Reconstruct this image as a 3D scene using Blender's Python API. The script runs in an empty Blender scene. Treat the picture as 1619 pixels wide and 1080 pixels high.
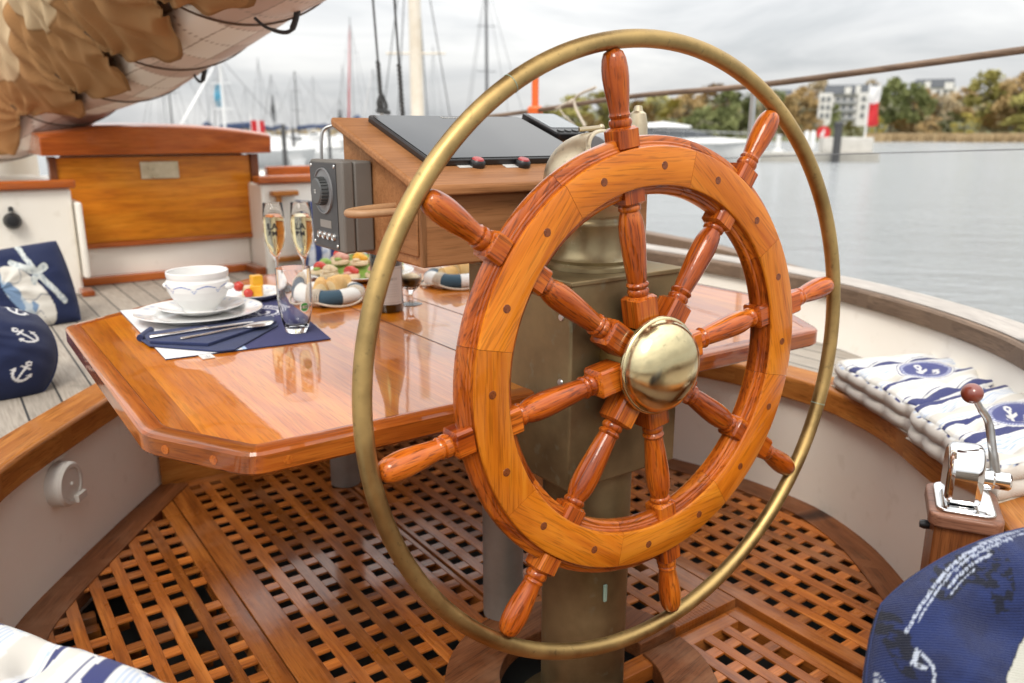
import bpy, bmesh, math, random
from mathutils import Vector, Matrix, noise

random.seed(7)
R = random.Random(11)
scn = bpy.context.scene
COL = scn.collection
PI = math.pi

# ------------------------------------------------------------------ camera geometry (survey of the photograph)
F, PIT, YAW, CZ = 1281.1855, 0.2528, 0.6154, 0.963
FW = Vector((math.sin(YAW) * math.cos(PIT), math.cos(YAW) * math.cos(PIT), -math.sin(PIT)))
RT = Vector((math.cos(YAW), -math.sin(YAW), 0))
UP = RT.cross(FW)
EYE = Vector((0, 0, CZ))


def ray(x, y):
    return FW + RT * ((x - 809.5) / F) - UP * ((y - 540) / F)


def pz(x, y, z):
    d = ray(x, y)
    return EYE + d * ((z - CZ) / d.z)


def pY(x, y, Y):
    d = ray(x, y)
    return EYE + d * (Y / d.y)


def pX(x, y, X):
    d = ray(x, y)
    return EYE + d * (X / d.x)


def pd(x, y, dist):
    """point on the sight line at a horizontal distance"""
    d = ray(x, y)
    return EYE + d * (dist / math.hypot(d.x, d.y))


# ------------------------------------------------------------------ materials
def new_mat(name):
    m = bpy.data.materials.new(name)
    m.use_nodes = True
    nt = m.node_tree
    return m, nt, nt.nodes["Principled BSDF"]


def N(nt, t, **kw):
    n = nt.nodes.new(t)
    for k, v in kw.items():
        if k.startswith("i_"):
            n.inputs[k[2:].replace("_", " ")].default_value = v
        else:
            setattr(n, k, v)
    return n


def ramp(nt, stops, fac):
    r = nt.nodes.new("ShaderNodeValToRGB")
    e = r.color_ramp.elements
    while len(e) < len(stops):
        e.new(0.5)
    for i, (p, c) in enumerate(stops):
        e[i].position = p
        e[i].color = (c[0], c[1], c[2], 1) if not isinstance(c, (int, float)) else (c, c, c, 1)
    nt.links.new(fac, r.inputs[0])
    return r


def mixc(nt, a, b, fac, mode="MIX"):
    m = nt.nodes.new("ShaderNodeMix")
    m.data_type = "RGBA"
    m.blend_type = mode
    for sock, val in ((m.inputs[0], fac), (m.inputs[6], a), (m.inputs[7], b)):
        if isinstance(val, (int, float)):
            sock.default_value = val
        elif isinstance(val, (tuple, list)):
            sock.default_value = (val[0], val[1], val[2], 1)
        else:
            nt.links.new(val, sock)
    return m.outputs[2]


def mathn(nt, op, a, b=None):
    m = nt.nodes.new("ShaderNodeMath")
    m.operation = op
    for i, v in enumerate((a, b)):
        if v is None:
            continue
        if isinstance(v, (int, float)):
            m.inputs[i].default_value = v
        else:
            nt.links.new(v, m.inputs[i])
    return m.outputs[0]


def bump(nt, bs, height, strength, dist=0.002):
    b = nt.nodes.new("ShaderNodeBump")
    b.inputs["Strength"].default_value = strength
    b.inputs["Distance"].default_value = dist
    nt.links.new(height, b.inputs["Height"])
    nt.links.new(b.outputs[0], bs.inputs["Normal"])
    return b


def wood(name, dark, mid, light, rough=0.35, coat=1.0, coat_rough=0.04, scale=1.0, plank=0.0, pore=0.5, wear=None, wob=0.05):
    m, nt, bs = new_mat(name)
    L = nt.links
    at = N(nt, "ShaderNodeAttribute", attribute_name="gr")
    vec = at.outputs["Vector"]
    tone = N(nt, "ShaderNodeAttribute", attribute_name="tone").outputs["Fac"]
    if plank:
        sp = N(nt, "ShaderNodeSeparateXYZ")
        L.new(vec, sp.inputs[0])
        fl = mathn(nt, "FLOOR", mathn(nt, "DIVIDE", sp.outputs[1], plank))
        wn = N(nt, "ShaderNodeTexWhiteNoise", noise_dimensions="1D")
        L.new(fl, wn.inputs["W"])
        cb = N(nt, "ShaderNodeCombineXYZ")
        L.new(mathn(nt, "MULTIPLY", wn.outputs[0], 17.0), cb.inputs[0])
        L.new(mathn(nt, "MULTIPLY", wn.outputs[0], 5.0), cb.inputs[2])
        ad = N(nt, "ShaderNodeVectorMath", operation="ADD")
        L.new(vec, ad.inputs[0])
        L.new(cb.outputs[0], ad.inputs[1])
        vec = ad.outputs[0]
        tone = mathn(nt, "ADD", tone, mathn(nt, "MULTIPLY", mathn(nt, "SUBTRACT", wn.outputs[0], 0.5), 0.34))

    def tex(sx, sy, sc, detail, dist):
        mp = N(nt, "ShaderNodeMapping")
        mp.inputs["Scale"].default_value = (sx * scale, sy * scale, sy * scale)
        L.new(vec, mp.inputs[0])
        nz = N(nt, "ShaderNodeTexNoise")
        nz.inputs["Scale"].default_value = sc
        nz.inputs["Detail"].default_value = detail
        nz.inputs["Distortion"].default_value = dist
        L.new(mp.outputs[0], nz.inputs["Vector"])
        return nz.outputs["Fac"]
    broad = tex(1.3, 11, 1.6, 5, 1.2)
    fine = tex(3, 60, 2.4, 4, 0.4)
    pores = tex(9, 190, 2.0, 2, 0.2)
    grain = mathn(nt, "ADD", mathn(nt, "MULTIPLY", broad, 0.62), mathn(nt, "MULTIPLY", fine, 0.38))
    rp = ramp(nt, [(0.33, dark), (0.5, mid), (0.66, light)], grain)
    pr = ramp(nt, [(0.36, 1 - pore), (0.47, 1.0)], pores)
    col = mixc(nt, rp.outputs[0], pr.outputs[0], 1.0, "MULTIPLY")
    hv = N(nt, "ShaderNodeHueSaturation")
    L.new(col, hv.inputs["Color"])
    L.new(tone, hv.inputs["Value"])
    col = hv.outputs[0]
    rsock = None
    if wear:
        tc = N(nt, "ShaderNodeTexCoord")
        nz = N(nt, "ShaderNodeTexNoise")
        nz.inputs["Scale"].default_value = 4.5
        nz.inputs["Detail"].default_value = 8
        nz.inputs["Roughness"].default_value = 0.65
        L.new(tc.outputs["Object"], nz.inputs["Vector"])
        wr = ramp(nt, [(0.5, 0.0), (0.68, 1.0)], nz.outputs["Fac"])
        col = mixc(nt, col, wear, mathn(nt, "MULTIPLY", wr.outputs[0], 0.5))
        rr = ramp(nt, [(0.35, rough * 0.55), (0.7, min(1, rough * 1.5))], nz.outputs["Fac"])
        rsock = rr.outputs[0]
    L.new(col, bs.inputs["Base Color"])
    bs.inputs["Roughness"].default_value = rough
    if rsock:
        L.new(rsock, bs.inputs["Roughness"])
    bs.inputs["Coat Weight"].default_value = coat
    bs.inputs["Coat Roughness"].default_value = coat_rough
    if coat:
        bs.inputs["Specular IOR Level"].default_value = 0.10
        bs.inputs["Coat IOR"].default_value = 1.5 if coat_rough < 0.02 else 1.38
    if wear and coat > 0.4:
        n5 = N(nt, "ShaderNodeTexNoise")
        n5.inputs["Scale"].default_value = 2.2
        n5.inputs["Detail"].default_value = 5
        L.new(N(nt, "ShaderNodeTexCoord").outputs["Object"], n5.inputs["Vector"])
        L.new(ramp(nt, [(0.40, coat * 0.25), (0.56, 1.0)], n5.outputs["Fac"]).outputs[0], bs.inputs["Coat Weight"])
    b = bump(nt, bs, mathn(nt, "ADD", mathn(nt, "MULTIPLY", fine, 0.5), pores), 0.10 if coat else 0.25, 0.0008)
    if coat:
        tc = N(nt, "ShaderNodeTexCoord")
        nz = N(nt, "ShaderNodeTexNoise")
        nz.inputs["Scale"].default_value = 38
        nz.inputs["Detail"].default_value = 3
        L.new(tc.outputs["Object"], nz.inputs["Vector"])
        b2 = N(nt, "ShaderNodeBump")
        b2.inputs["Strength"].default_value = wob
        b2.inputs["Distance"].default_value = 0.003
        L.new(nz.outputs["Fac"], b2.inputs["Height"])
        L.new(b2.outputs[0], bs.inputs["Coat Normal"])
    return m


def plain(name, c1, c2=None, rough=0.5, metal=0.0, scale=8, bumps=0.0, bscale=60, coat=0.0, rough2=None, spots=None, sheen=0.0):
    m, nt, bs = new_mat(name)
    L = nt.links
    tc = N(nt, "ShaderNodeTexCoord")
    nz = N(nt, "ShaderNodeTexNoise")
    nz.inputs["Scale"].default_value = scale
    nz.inputs["Detail"].default_value = 7
    nz.inputs["Roughness"].default_value = 0.62
    L.new(tc.outputs["Object"], nz.inputs["Vector"])
    c2 = c2 or tuple(x * 0.88 for x in c1)
    rp = ramp(nt, [(0.36, c2), (0.64, c1)], nz.outputs["Fac"])
    col = rp.outputs[0]
    if spots:
        n2 = N(nt, "ShaderNodeTexNoise")
        n2.inputs["Scale"].default_value = scale * 7
        n2.inputs["Detail"].default_value = 4
        L.new(tc.outputs["Object"], n2.inputs["Vector"])
        r2 = ramp(nt, [(0.62, 0.0), (0.72, 1.0)], n2.outputs["Fac"])
        col = mixc(nt, col, spots, mathn(nt, "MULTIPLY", r2.outputs[0], 0.55))
    L.new(col, bs.inputs["Base Color"])
    bs.inputs["Metallic"].default_value = metal
    bs.inputs["Roughness"].default_value = rough
    if rough2 is not None:
        rr = ramp(nt, [(0.35, rough), (0.65, rough2)], nz.outputs["Fac"])
        L.new(rr.outputs[0], bs.inputs["Roughness"])
    bs.inputs["Coat Weight"].default_value = coat
    bs.inputs["Coat Roughness"].default_value = 0.05
    bs.inputs["Sheen Weight"].default_value = sheen
    if bumps:
        n3 = N(nt, "ShaderNodeTexNoise")
        n3.inputs["Scale"].default_value = bscale
        n3.inputs["Detail"].default_value = 4
        L.new(tc.outputs["Object"], n3.inputs["Vector"])
        bump(nt, bs, n3.outputs["Fac"], bumps, 0.004)
    return m


def painted(name, rough=0.9, weave=900, wstr=0.35, sheen=0.3, spec=0.3):
    """printed cloth or china: the pattern is stored on the mesh as colour attribute 'col'"""
    m, nt, bs = new_mat(name)
    L = nt.links
    at = N(nt, "ShaderNodeAttribute", attribute_name="col")
    L.new(at.outputs["Color"], bs.inputs["Base Color"])
    bs.inputs["Roughness"].default_value = rough
    bs.inputs["Specular IOR Level"].default_value = spec
    bs.inputs["Sheen Weight"].default_value = sheen
    if weave:
        tc = N(nt, "ShaderNodeTexCoord")
        wv = N(nt, "ShaderNodeTexWave", wave_type="BANDS", bands_direction="DIAGONAL")
        wv.inputs["Scale"].default_value = weave / 6.28
        wv.inputs["Distortion"].default_value = 1.5
        L.new(tc.outputs["Object"], wv.inputs["Vector"])
        nz = N(nt, "ShaderNodeTexNoise")
        nz.inputs["Scale"].default_value = weave * 0.6
        L.new(tc.outputs["Object"], nz.inputs["Vector"])
        bump(nt, bs, mathn(nt, "ADD", wv.outputs["Fac"], nz.outputs["Fac"]), wstr, 0.0012)
    return m


def glass(name, col=(1, 1, 1), rough=0.0, ior=1.45):
    m, nt, bs = new_mat(name)
    bs.inputs["Base Color"].default_value = (*col, 1)
    bs.inputs["Transmission Weight"].default_value = 1
    bs.inputs["Roughness"].default_value = rough
    bs.inputs["IOR"].default_value = ior
    return m


M = {}
M["rim"] = wood("rim_teak", (0.37, 0.085, 0.005), (0.51, 0.142, 0.008), (0.60, 0.20, 0.015), rough=0.32, coat=0.7, coat_rough=0.08, pore=0.30, wob=0.10)
M["rim_side"] = wood("rim_side_mahogany", (0.15, 0.024, 0.003), (0.36, 0.075, 0.006), (0.50, 0.135, 0.012), rough=0.3, coat=1.0, coat_rough=0.05, pore=0.5, wob=0.12)
M["spoke"] = wood("spoke_mahogany", (0.14, 0.018, 0.002), (0.36, 0.070, 0.005), (0.54, 0.145, 0.012), rough=0.3, coat=1.0, coat_rough=0.05, pore=0.5, wob=0.16)
M["dowel"] = wood("dowel_end_grain", (0.10, 0.025, 0.008), (0.17, 0.045, 0.012), (0.22, 0.06, 0.016), rough=0.35, coat=0.8)
M["table"] = wood("table_mahogany", (0.34, 0.078, 0.004), (0.47, 0.132, 0.006), (0.55, 0.185, 0.010), rough=0.3, coat=1.0, coat_rough=0.012, plank=0.115, pore=0.22, wob=0.02)
M["table_edge"] = wood("table_edge_mahogany", (0.19, 0.036, 0.005), (0.32, 0.075, 0.009), (0.42, 0.12, 0.015), rough=0.3, coat=1.0, coat_rough=0.04, pore=0.3)
M["grating"] = wood("grating_teak", (0.15, 0.040, 0.008), (0.30, 0.088, 0.016), (0.46, 0.155, 0.030), rough=0.36, coat=0.7, coat_rough=0.11, pore=0.25, wear=(0.36, 0.165, 0.08), wob=0.08)
M["margin"] = wood("margin_teak", (0.10, 0.034, 0.012), (0.18, 0.062, 0.022), (0.26, 0.10, 0.04), rough=0.5, coat=0.2, coat_rough=0.3, pore=0.4, wear=(0.30, 0.17, 0.10))
M["console"] = wood("console_teak", (0.24, 0.103, 0.040), (0.325, 0.145, 0.058), (0.40, 0.19, 0.082), rough=0.55, coat=0.1, coat_rough=0.3, pore=0.2)
M["seat_trim"] = wood("seat_trim_teak", (0.27, 0.085, 0.016), (0.40, 0.145, 0.03), (0.50, 0.21, 0.05), rough=0.4, coat=0.5, coat_rough=0.15, pore=0.35)
M["panel"] = wood("panel_mahogany", (0.38, 0.10, 0.008), (0.56, 0.18, 0.012), (0.66, 0.25, 0.022), rough=0.35, coat=0.7, coat_rough=0.1, plank=0.105, pore=0.25)
M["lid"] = wood("lid_mahogany", (0.26, 0.055, 0.012), (0.41, 0.10, 0.019), (0.50, 0.15, 0.03), rough=0.35, coat=0.9, coat_rough=0.06, pore=0.25)
M["frame_dark"] = wood("frame_mahogany", (0.09, 0.03, 0.012), (0.15, 0.05, 0.02), (0.2, 0.07, 0.03), rough=0.4, coat=0.6, pore=0.3)
M["pod_top"] = wood("pod_top_mahogany", (0.14, 0.06, 0.035), (0.21, 0.095, 0.058), (0.28, 0.14, 0.09), rough=0.45, coat=0.4, coat_rough=0.15, pore=0.3)
M["pod_body"] = wood("pod_body_mahogany", (0.11, 0.035, 0.012), (0.18, 0.06, 0.018), (0.25, 0.09, 0.028), rough=0.45, coat=0.4, coat_rough=0.15, pore=0.3)
M["rail"] = wood("rail_weathered", (0.09, 0.055, 0.035), (0.17, 0.11, 0.07), (0.25, 0.17, 0.115), rough=0.6, coat=0.0, pore=0.4)
M["rail_top"] = wood("rail_top_silver", (0.28, 0.25, 0.225), (0.36, 0.325, 0.29), (0.44, 0.40, 0.36), rough=0.7, coat=0.0, pore=0.3)
M["white"] = plain("cream_gelcoat", (0.86, 0.82, 0.745), (0.83, 0.785, 0.70), rough=0.38, scale=3, bumps=0.03, bscale=30, spots=(0.74, 0.69, 0.60))
M["hull"] = plain("hull_paint", (0.7, 0.69, 0.66), rough=0.3)
M["brass"] = plain("aged_brass", (0.50, 0.345, 0.14), (0.35, 0.235, 0.095), rough=0.38, metal=1.0, scale=16, rough2=0.56, bumps=0.05, bscale=120, spots=(0.20, 0.145, 0.07))
M["brass_polish"] = plain("polished_brass", (0.74, 0.62, 0.36), (0.62, 0.52, 0.30), rough=0.10, metal=1.0, scale=14, rough2=0.26, bumps=0.03, bscale=40, spots=(0.40, 0.34, 0.2))
M["bronze"] = plain("bronze_patina", (0.29, 0.215, 0.11), (0.125, 0.095, 0.05), rough=0.34, metal=0.75, scale=5, rough2=0.6, bumps=0.07, bscale=50, spots=(0.25, 0.25, 0.17))
M["binnacle"] = plain("binnacle_brass", (0.66, 0.57, 0.41), (0.46, 0.38, 0.25), rough=0.26, metal=0.9, scale=10, rough2=0.5, bumps=0.05, bscale=60, spots=(0.28, 0.25, 0.18))
M["body_brass"] = plain("dull_brass", (0.40, 0.325, 0.19), (0.25, 0.20, 0.11), rough=0.34, metal=0.85, scale=8, rough2=0.55, bumps=0.06, bscale=60, spots=(0.46, 0.43, 0.33))
M["verdigris"] = plain("verdigris", (0.30, 0.42, 0.33), rough=0.8)
M["chrome"] = plain("chrome", (0.78, 0.78, 0.78), (0.72, 0.72, 0.72), rough=0.06, metal=1.0, rough2=0.12)
M["steel"] = plain("brushed_steel", (0.55, 0.55, 0.54), (0.46, 0.46, 0.45), rough=0.28, metal=1.0, rough2=0.4)
M["leg"] = plain("grey_table_leg", (0.33, 0.305, 0.275), (0.27, 0.25, 0.225), rough=0.42, metal=0.55, scale=12, rough2=0.5)
M["black"] = plain("black_plastic", (0.018, 0.018, 0.019), rough=0.35)
M["screen"] = plain("screen_glass", (0.010, 0.012, 0.015), (0.008, 0.010, 0.013), rough=0.05)
M["screen"].node_tree.nodes["Principled BSDF"].inputs["Specular IOR Level"].default_value = 0.28
M["lcd"] = plain("lcd_grey", (0.34, 0.37, 0.38), (0.30, 0.33, 0.34), rough=0.2)
M["lcd_dark"] = plain("compass_glass", (0.16, 0.17, 0.175), (0.12, 0.13, 0.135), rough=0.06, coat=1.0)
M["grey_case"] = plain("grey_case", (0.145, 0.13, 0.112), (0.125, 0.112, 0.097), rough=0.5, bumps=0.15, bscale=700)
M["plate_black"] = plain("black_plate", (0.045, 0.045, 0.047), rough=0.42)
M["dial"] = plain("dial_grey", (0.20, 0.20, 0.205), rough=0.35)
M["knob"] = plain("knob_grey", (0.085, 0.088, 0.088), rough=0.45)
M["red"] = plain("red_plastic", (0.42, 0.035, 0.035), rough=0.35)
M["red_knob"] = plain("red_brown_knob", (0.19, 0.038, 0.022), rough=0.28, coat=0.6)
M["label"] = plain("white_label", (0.72, 0.71, 0.67), rough=0.4)
M["white_plastic"] = plain("white_plastic", (0.66, 0.63, 0.57), rough=0.4)
M["rope_tan"] = plain("tan_leather", (0.42, 0.235, 0.115), (0.34, 0.18, 0.085), rough=0.5, scale=30)
M["rope"] = plain("pale_rope", (0.58, 0.51, 0.42), (0.45, 0.38, 0.30), rough=0.9, scale=200, bumps=0.6, bscale=350)
M["china"] = painted("china", rough=0.12, weave=0, sheen=0, spec=0.5)
M["cloth"] = painted("printed_cloth", weave=1500, wstr=0.4, sheen=0.08)
M["cloth_bold"] = painted("coarse_printed_cloth", weave=900, wstr=1.0, sheen=0.08)
M["canvas"] = painted("sail_canvas", rough=1.0, weave=420, wstr=0.25, sheen=0.0, spec=0.08)
M["navy"] = plain("navy_napkin", (0.013, 0.024, 0.090), (0.010, 0.018, 0.070), rough=0.85, scale=40, bumps=0.25, bscale=500, sheen=0.1)
M["glass"] = glass("clear_glass")
M["wine"] = glass("champagne", (0.985, 0.90, 0.58), ior=1.16)
M["flute_glass"] = glass("flute_glass", (1, 1, 1), ior=1.22)
M["silver"] = plain("silver", (0.80, 0.79, 0.77), (0.75, 0.74, 0.72), rough=0.24, metal=0.9)
M["bottle"] = plain("dark_green_bottle", (0.006, 0.011, 0.008), rough=0.06, coat=1.0)
M["bottle_green"] = plain("green_foil", (0.012, 0.075, 0.02), rough=0.25, metal=0.5)
M["paper"] = plain("label_paper", (0.55, 0.54, 0.52), rough=0.6)
M["bread"] = plain("bread", (0.66, 0.42, 0.17), (0.56, 0.33, 0.11), rough=0.85, scale=40, bumps=0.4, bscale=120)
M["crumb"] = plain("bread_crumb", (0.74, 0.58, 0.34), (0.66, 0.48, 0.24), rough=0.9, scale=40, bumps=0.4, bscale=200)
M["basket_navy"] = plain("basket_blue", (0.025, 0.068, 0.105), (0.02, 0.055, 0.088), rough=0.8, bumps=0.3, bscale=300, sheen=0.2)
M["basket_white"] = plain("basket_white", (0.70, 0.69, 0.66), rough=0.8, bumps=0.3, bscale=300)
M["fruit_red"] = plain("melon_red", (0.58, 0.06, 0.04), (0.42, 0.03, 0.02), rough=0.25, scale=90, bumps=0.4, bscale=160)
M["fruit_yellow"] = plain("mango_yellow", (0.78, 0.42, 0.03), (0.70, 0.34, 0.02), rough=0.35, scale=60)
M["fruit_green"] = plain("lettuce", (0.20, 0.34, 0.05), (0.30, 0.42, 0.12), rough=0.5, scale=60)
M["cream_food"] = plain("cream_food", (0.72, 0.60, 0.40), (0.66, 0.50, 0.30), rough=0.5, scale=90, bumps=0.5, bscale=140)
M["ham"] = plain("pink_ham", (0.60, 0.28, 0.22), (0.66, 0.38, 0.30), rough=0.45, scale=60)
M["skin_green"] = plain("sticker_green", (0.05, 0.30, 0.06), rough=0.4)
M["orange"] = plain("orange_paint", (0.75, 0.14, 0.025), rough=0.45)
M["rigging"] = plain("black_rigging", (0.03, 0.03, 0.03), rough=0.6)
M["wire"] = plain("wire", (0.16, 0.16, 0.165), rough=0.4, metal=0.6)
M["sail_tan"] = plain("tan_canvas", (0.47, 0.265, 0.115), (0.41, 0.225, 0.095), rough=1.0, scale=2.0, bumps=0.3, bscale=90, sheen=0.0)
M["sail_cream"] = plain("cream_canvas", (0.68, 0.52, 0.32), (0.60, 0.44, 0.25), rough=1.0, scale=2.5, bumps=0.3, bscale=90, sheen=0.0)
M["sail_tie"] = plain("brown_cord", (0.12, 0.075, 0.045), rough=0.8)
M["mast_wood"] = plain("cream_mast", (0.70, 0.63, 0.53), (0.62, 0.54, 0.43), rough=0.4, scale=4)
M["mast_grey"] = plain("alloy_mast", (0.42, 0.43, 0.44), rough=0.4, metal=0.5)
M["gel_white"] = plain("white_gelcoat", (0.72, 0.72, 0.71), rough=0.3)
M["window_dark"] = plain("dark_window", (0.035, 0.042, 0.05), rough=0.1, coat=1.0)
M["concrete"] = plain("quay_concrete", (0.40, 0.38, 0.34), (0.30, 0.29, 0.26), rough=0.85, scale=0.8)
M["jetty_white"] = plain("jetty_white", (0.58, 0.56, 0.52), (0.48, 0.46, 0.42), rough=0.8, scale=1.5)
M["facade_window"] = plain("facade_window", (0.17, 0.18, 0.19), (0.12, 0.13, 0.14), rough=0.3)
M["pile"] = plain("dark_pile", (0.06, 0.06, 0.062), rough=0.7)
M["reed"] = plain("reed_bed", (0.46, 0.34, 0.19), (0.36, 0.26, 0.14), rough=0.95, scale=0.5)
M["hill"] = plain("hill_grass", (0.10, 0.11, 0.04), (0.07, 0.06, 0.025), rough=0.95, scale=0.1)
M["bark"] = plain("bark", (0.09, 0.07, 0.05), rough=0.9)
M["render_wall"] = plain("white_render", (0.72, 0.71, 0.68), rough=0.8, scale=1)
M["slate"] = plain("slate_roof", (0.075, 0.085, 0.10), (0.06, 0.068, 0.08), rough=0.6, scale=2)
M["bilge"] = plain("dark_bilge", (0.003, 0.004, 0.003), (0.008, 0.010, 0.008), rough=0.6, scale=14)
M["flag_red"] = plain("flag_red", (0.55, 0.025, 0.03), rough=0.8)
M["flag_white"] = plain("flag_white", (0.75, 0.74, 0.73), rough=0.8)
M["flag_blue"] = plain("flag_blue", (0.06, 0.28, 0.42), rough=0.8)
M["cover_navy"] = plain("navy_sail_cover", (0.03, 0.05, 0.11), rough=0.8)
M["cover_red"] = plain("red_sail_cover", (0.42, 0.03, 0.035), rough=0.8)
M["yellow"] = plain("yellow_canvas", (0.55, 0.36, 0.06), rough=0.8)


for k_ in ("sail_tan", "sail_cream"):
    M[k_].node_tree.nodes["Principled BSDF"].inputs["Specular IOR Level"].default_value = 0.05


def teak_deck():
    m, nt, bs = new_mat("seat_teak_planks")
    L = nt.links
    tc = N(nt, "ShaderNodeTexCoord")
    sp = N(nt, "ShaderNodeSeparateXYZ")
    L.new(tc.outputs["Object"], sp.inputs[0])
    fx = mathn(nt, "DIVIDE", mathn(nt, "SUBTRACT", sp.outputs[0], 0.026), 0.078)
    fr = mathn(nt, "FRACT", fx)
    seam = mathn(nt, "LESS_THAN", fr, 0.065)
    wn = N(nt, "ShaderNodeTexWhiteNoise", noise_dimensions="1D")
    L.new(mathn(nt, "FLOOR", fx), wn.inputs["W"])
    mp = N(nt, "ShaderNodeMapping")
    mp.inputs["Scale"].default_value = (60, 4, 4)
    L.new(tc.outputs["Object"], mp.inputs[0])
    nz = N(nt, "ShaderNodeTexNoise")
    nz.inputs["Scale"].default_value = 3
    nz.inputs["Detail"].default_value = 6
    L.new(mp.outputs[0], nz.inputs["Vector"])
    n2 = N(nt, "ShaderNodeTexNoise")
    n2.inputs["Scale"].default_value = 7
    n2.inputs["Detail"].default_value = 6
    L.new(tc.outputs["Object"], n2.inputs["Vector"])
    base = ramp(nt, [(0.3, (0.25, 0.215, 0.175)), (0.7, (0.37, 0.325, 0.27))], nz.outputs["Fac"]).outputs[0]
    st = ramp(nt, [(0.60, 1.0), (0.70, 0.62)], n2.outputs["Fac"]).outputs[0]
    base = mixc(nt, base, st, 1.0, "MULTIPLY")
    hv = N(nt, "ShaderNodeHueSaturation")
    L.new(base, hv.inputs["Color"])
    L.new(mathn(nt, "ADD", 0.88, mathn(nt, "MULTIPLY", wn.outputs[0], 0.22)), hv.inputs["Value"])
    col = mixc(nt, hv.outputs[0], (0.035, 0.034, 0.033), seam)
    L.new(col, bs.inputs["Base Color"])
    bs.inputs["Roughness"].default_value = 0.75
    bump(nt, bs, mathn(nt, "ADD", nz.outputs["Fac"], mathn(nt, "MULTIPLY", seam, -1.0)), 0.25, 0.002)
    return m


M["teak"] = teak_deck()


def leaf_mat(name, c1, c2, c3):
    m, nt, bs = new_mat(name)
    L = nt.links
    at = N(nt, "ShaderNodeAttribute", attribute_name="tone")
    rp = ramp(nt, [(0.0, c1), (0.5, c2), (1.0, c3)], at.outputs["Fac"])
    L.new(rp.outputs[0], bs.inputs["Base Color"])
    bs.inputs["Roughness"].default_value = 0.8
    bs.inputs["Specular IOR Level"].default_value = 0.2
    return m


M["leaf_green"] = leaf_mat("leaf_green", (0.10, 0.12, 0.045), (0.165, 0.185, 0.07), (0.24, 0.255, 0.10))
M["leaf_olive"] = leaf_mat("leaf_olive", (0.20, 0.18, 0.05), (0.30, 0.27, 0.08), (0.42, 0.37, 0.12))
M["leaf_brown"] = leaf_mat("leaf_brown", (0.22, 0.145, 0.06), (0.32, 0.215, 0.09), (0.43, 0.30, 0.13))
M["leaf_yellow"] = leaf_mat("leaf_yellow", (0.20, 0.16, 0.03), (0.32, 0.26, 0.05), (0.38, 0.32, 0.08))
M["leaf_bare"] = leaf_mat("leaf_bare", (0.25, 0.20, 0.12), (0.34, 0.27, 0.165), (0.43, 0.34, 0.21))


def water_mat():
    m, nt, bs = new_mat("harbour_water")
    L = nt.links
    tc = N(nt, "ShaderNodeTexCoord")
    def along(v, k):
        dt = N(nt, "ShaderNodeVectorMath", operation="DOT_PRODUCT")
        L.new(tc.outputs["Object"], dt.inputs[0])
        dt.inputs[1].default_value = (v[0] * k, v[1] * k, 0)
        return dt.outputs["Value"]

    def ripple(kx, ky, sc, det):
        cb = N(nt, "ShaderNodeCombineXYZ")
        L.new(along((0.6, -0.8), kx), cb.inputs[0])
        L.new(along((0.8, 0.6), ky), cb.inputs[1])
        nz = N(nt, "ShaderNodeTexNoise")
        nz.inputs["Scale"].default_value = sc
        nz.inputs["Detail"].default_value = det
        nz.inputs["Roughness"].default_value = 0.6
        L.new(cb.outputs[0], nz.inputs["Vector"])
        return nz.outputs["Fac"]
    fine = ripple(1.0, 2.2, 2.6, 5)
    mid = ripple(0.35, 1.3, 0.9, 4)
    big = ripple(0.03, 0.12, 1.0, 3)
    h = mathn(nt, "ADD", fine, mathn(nt, "MULTIPLY", mid, 2.2))
    b = bump(nt, bs, h, 0.8, 0.16)
    L.new(mathn(nt, "ADD", 0.55, mathn(nt, "MULTIPLY", big, 0.9)), b.inputs["Strength"])
    bs.inputs["Base Color"].default_value = (0.26, 0.275, 0.28, 1)
    bs.inputs["Roughness"].default_value = 0.17
    bs.inputs["IOR"].default_value = 1.33
    bs.inputs["Specular IOR Level"].default_value = 0.9
    return m


M["water"] = water_mat()


def sail_check():
    m, nt, bs = new_mat("laminated_sailcloth")
    L = nt.links
    at = N(nt, "ShaderNodeAttribute", attribute_name="col")
    L.new(at.outputs["Color"], bs.inputs["Base Color"])
    bs.inputs["Roughness"].default_value = 0.5
    return m


M["sail_check"] = sail_check()


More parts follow.
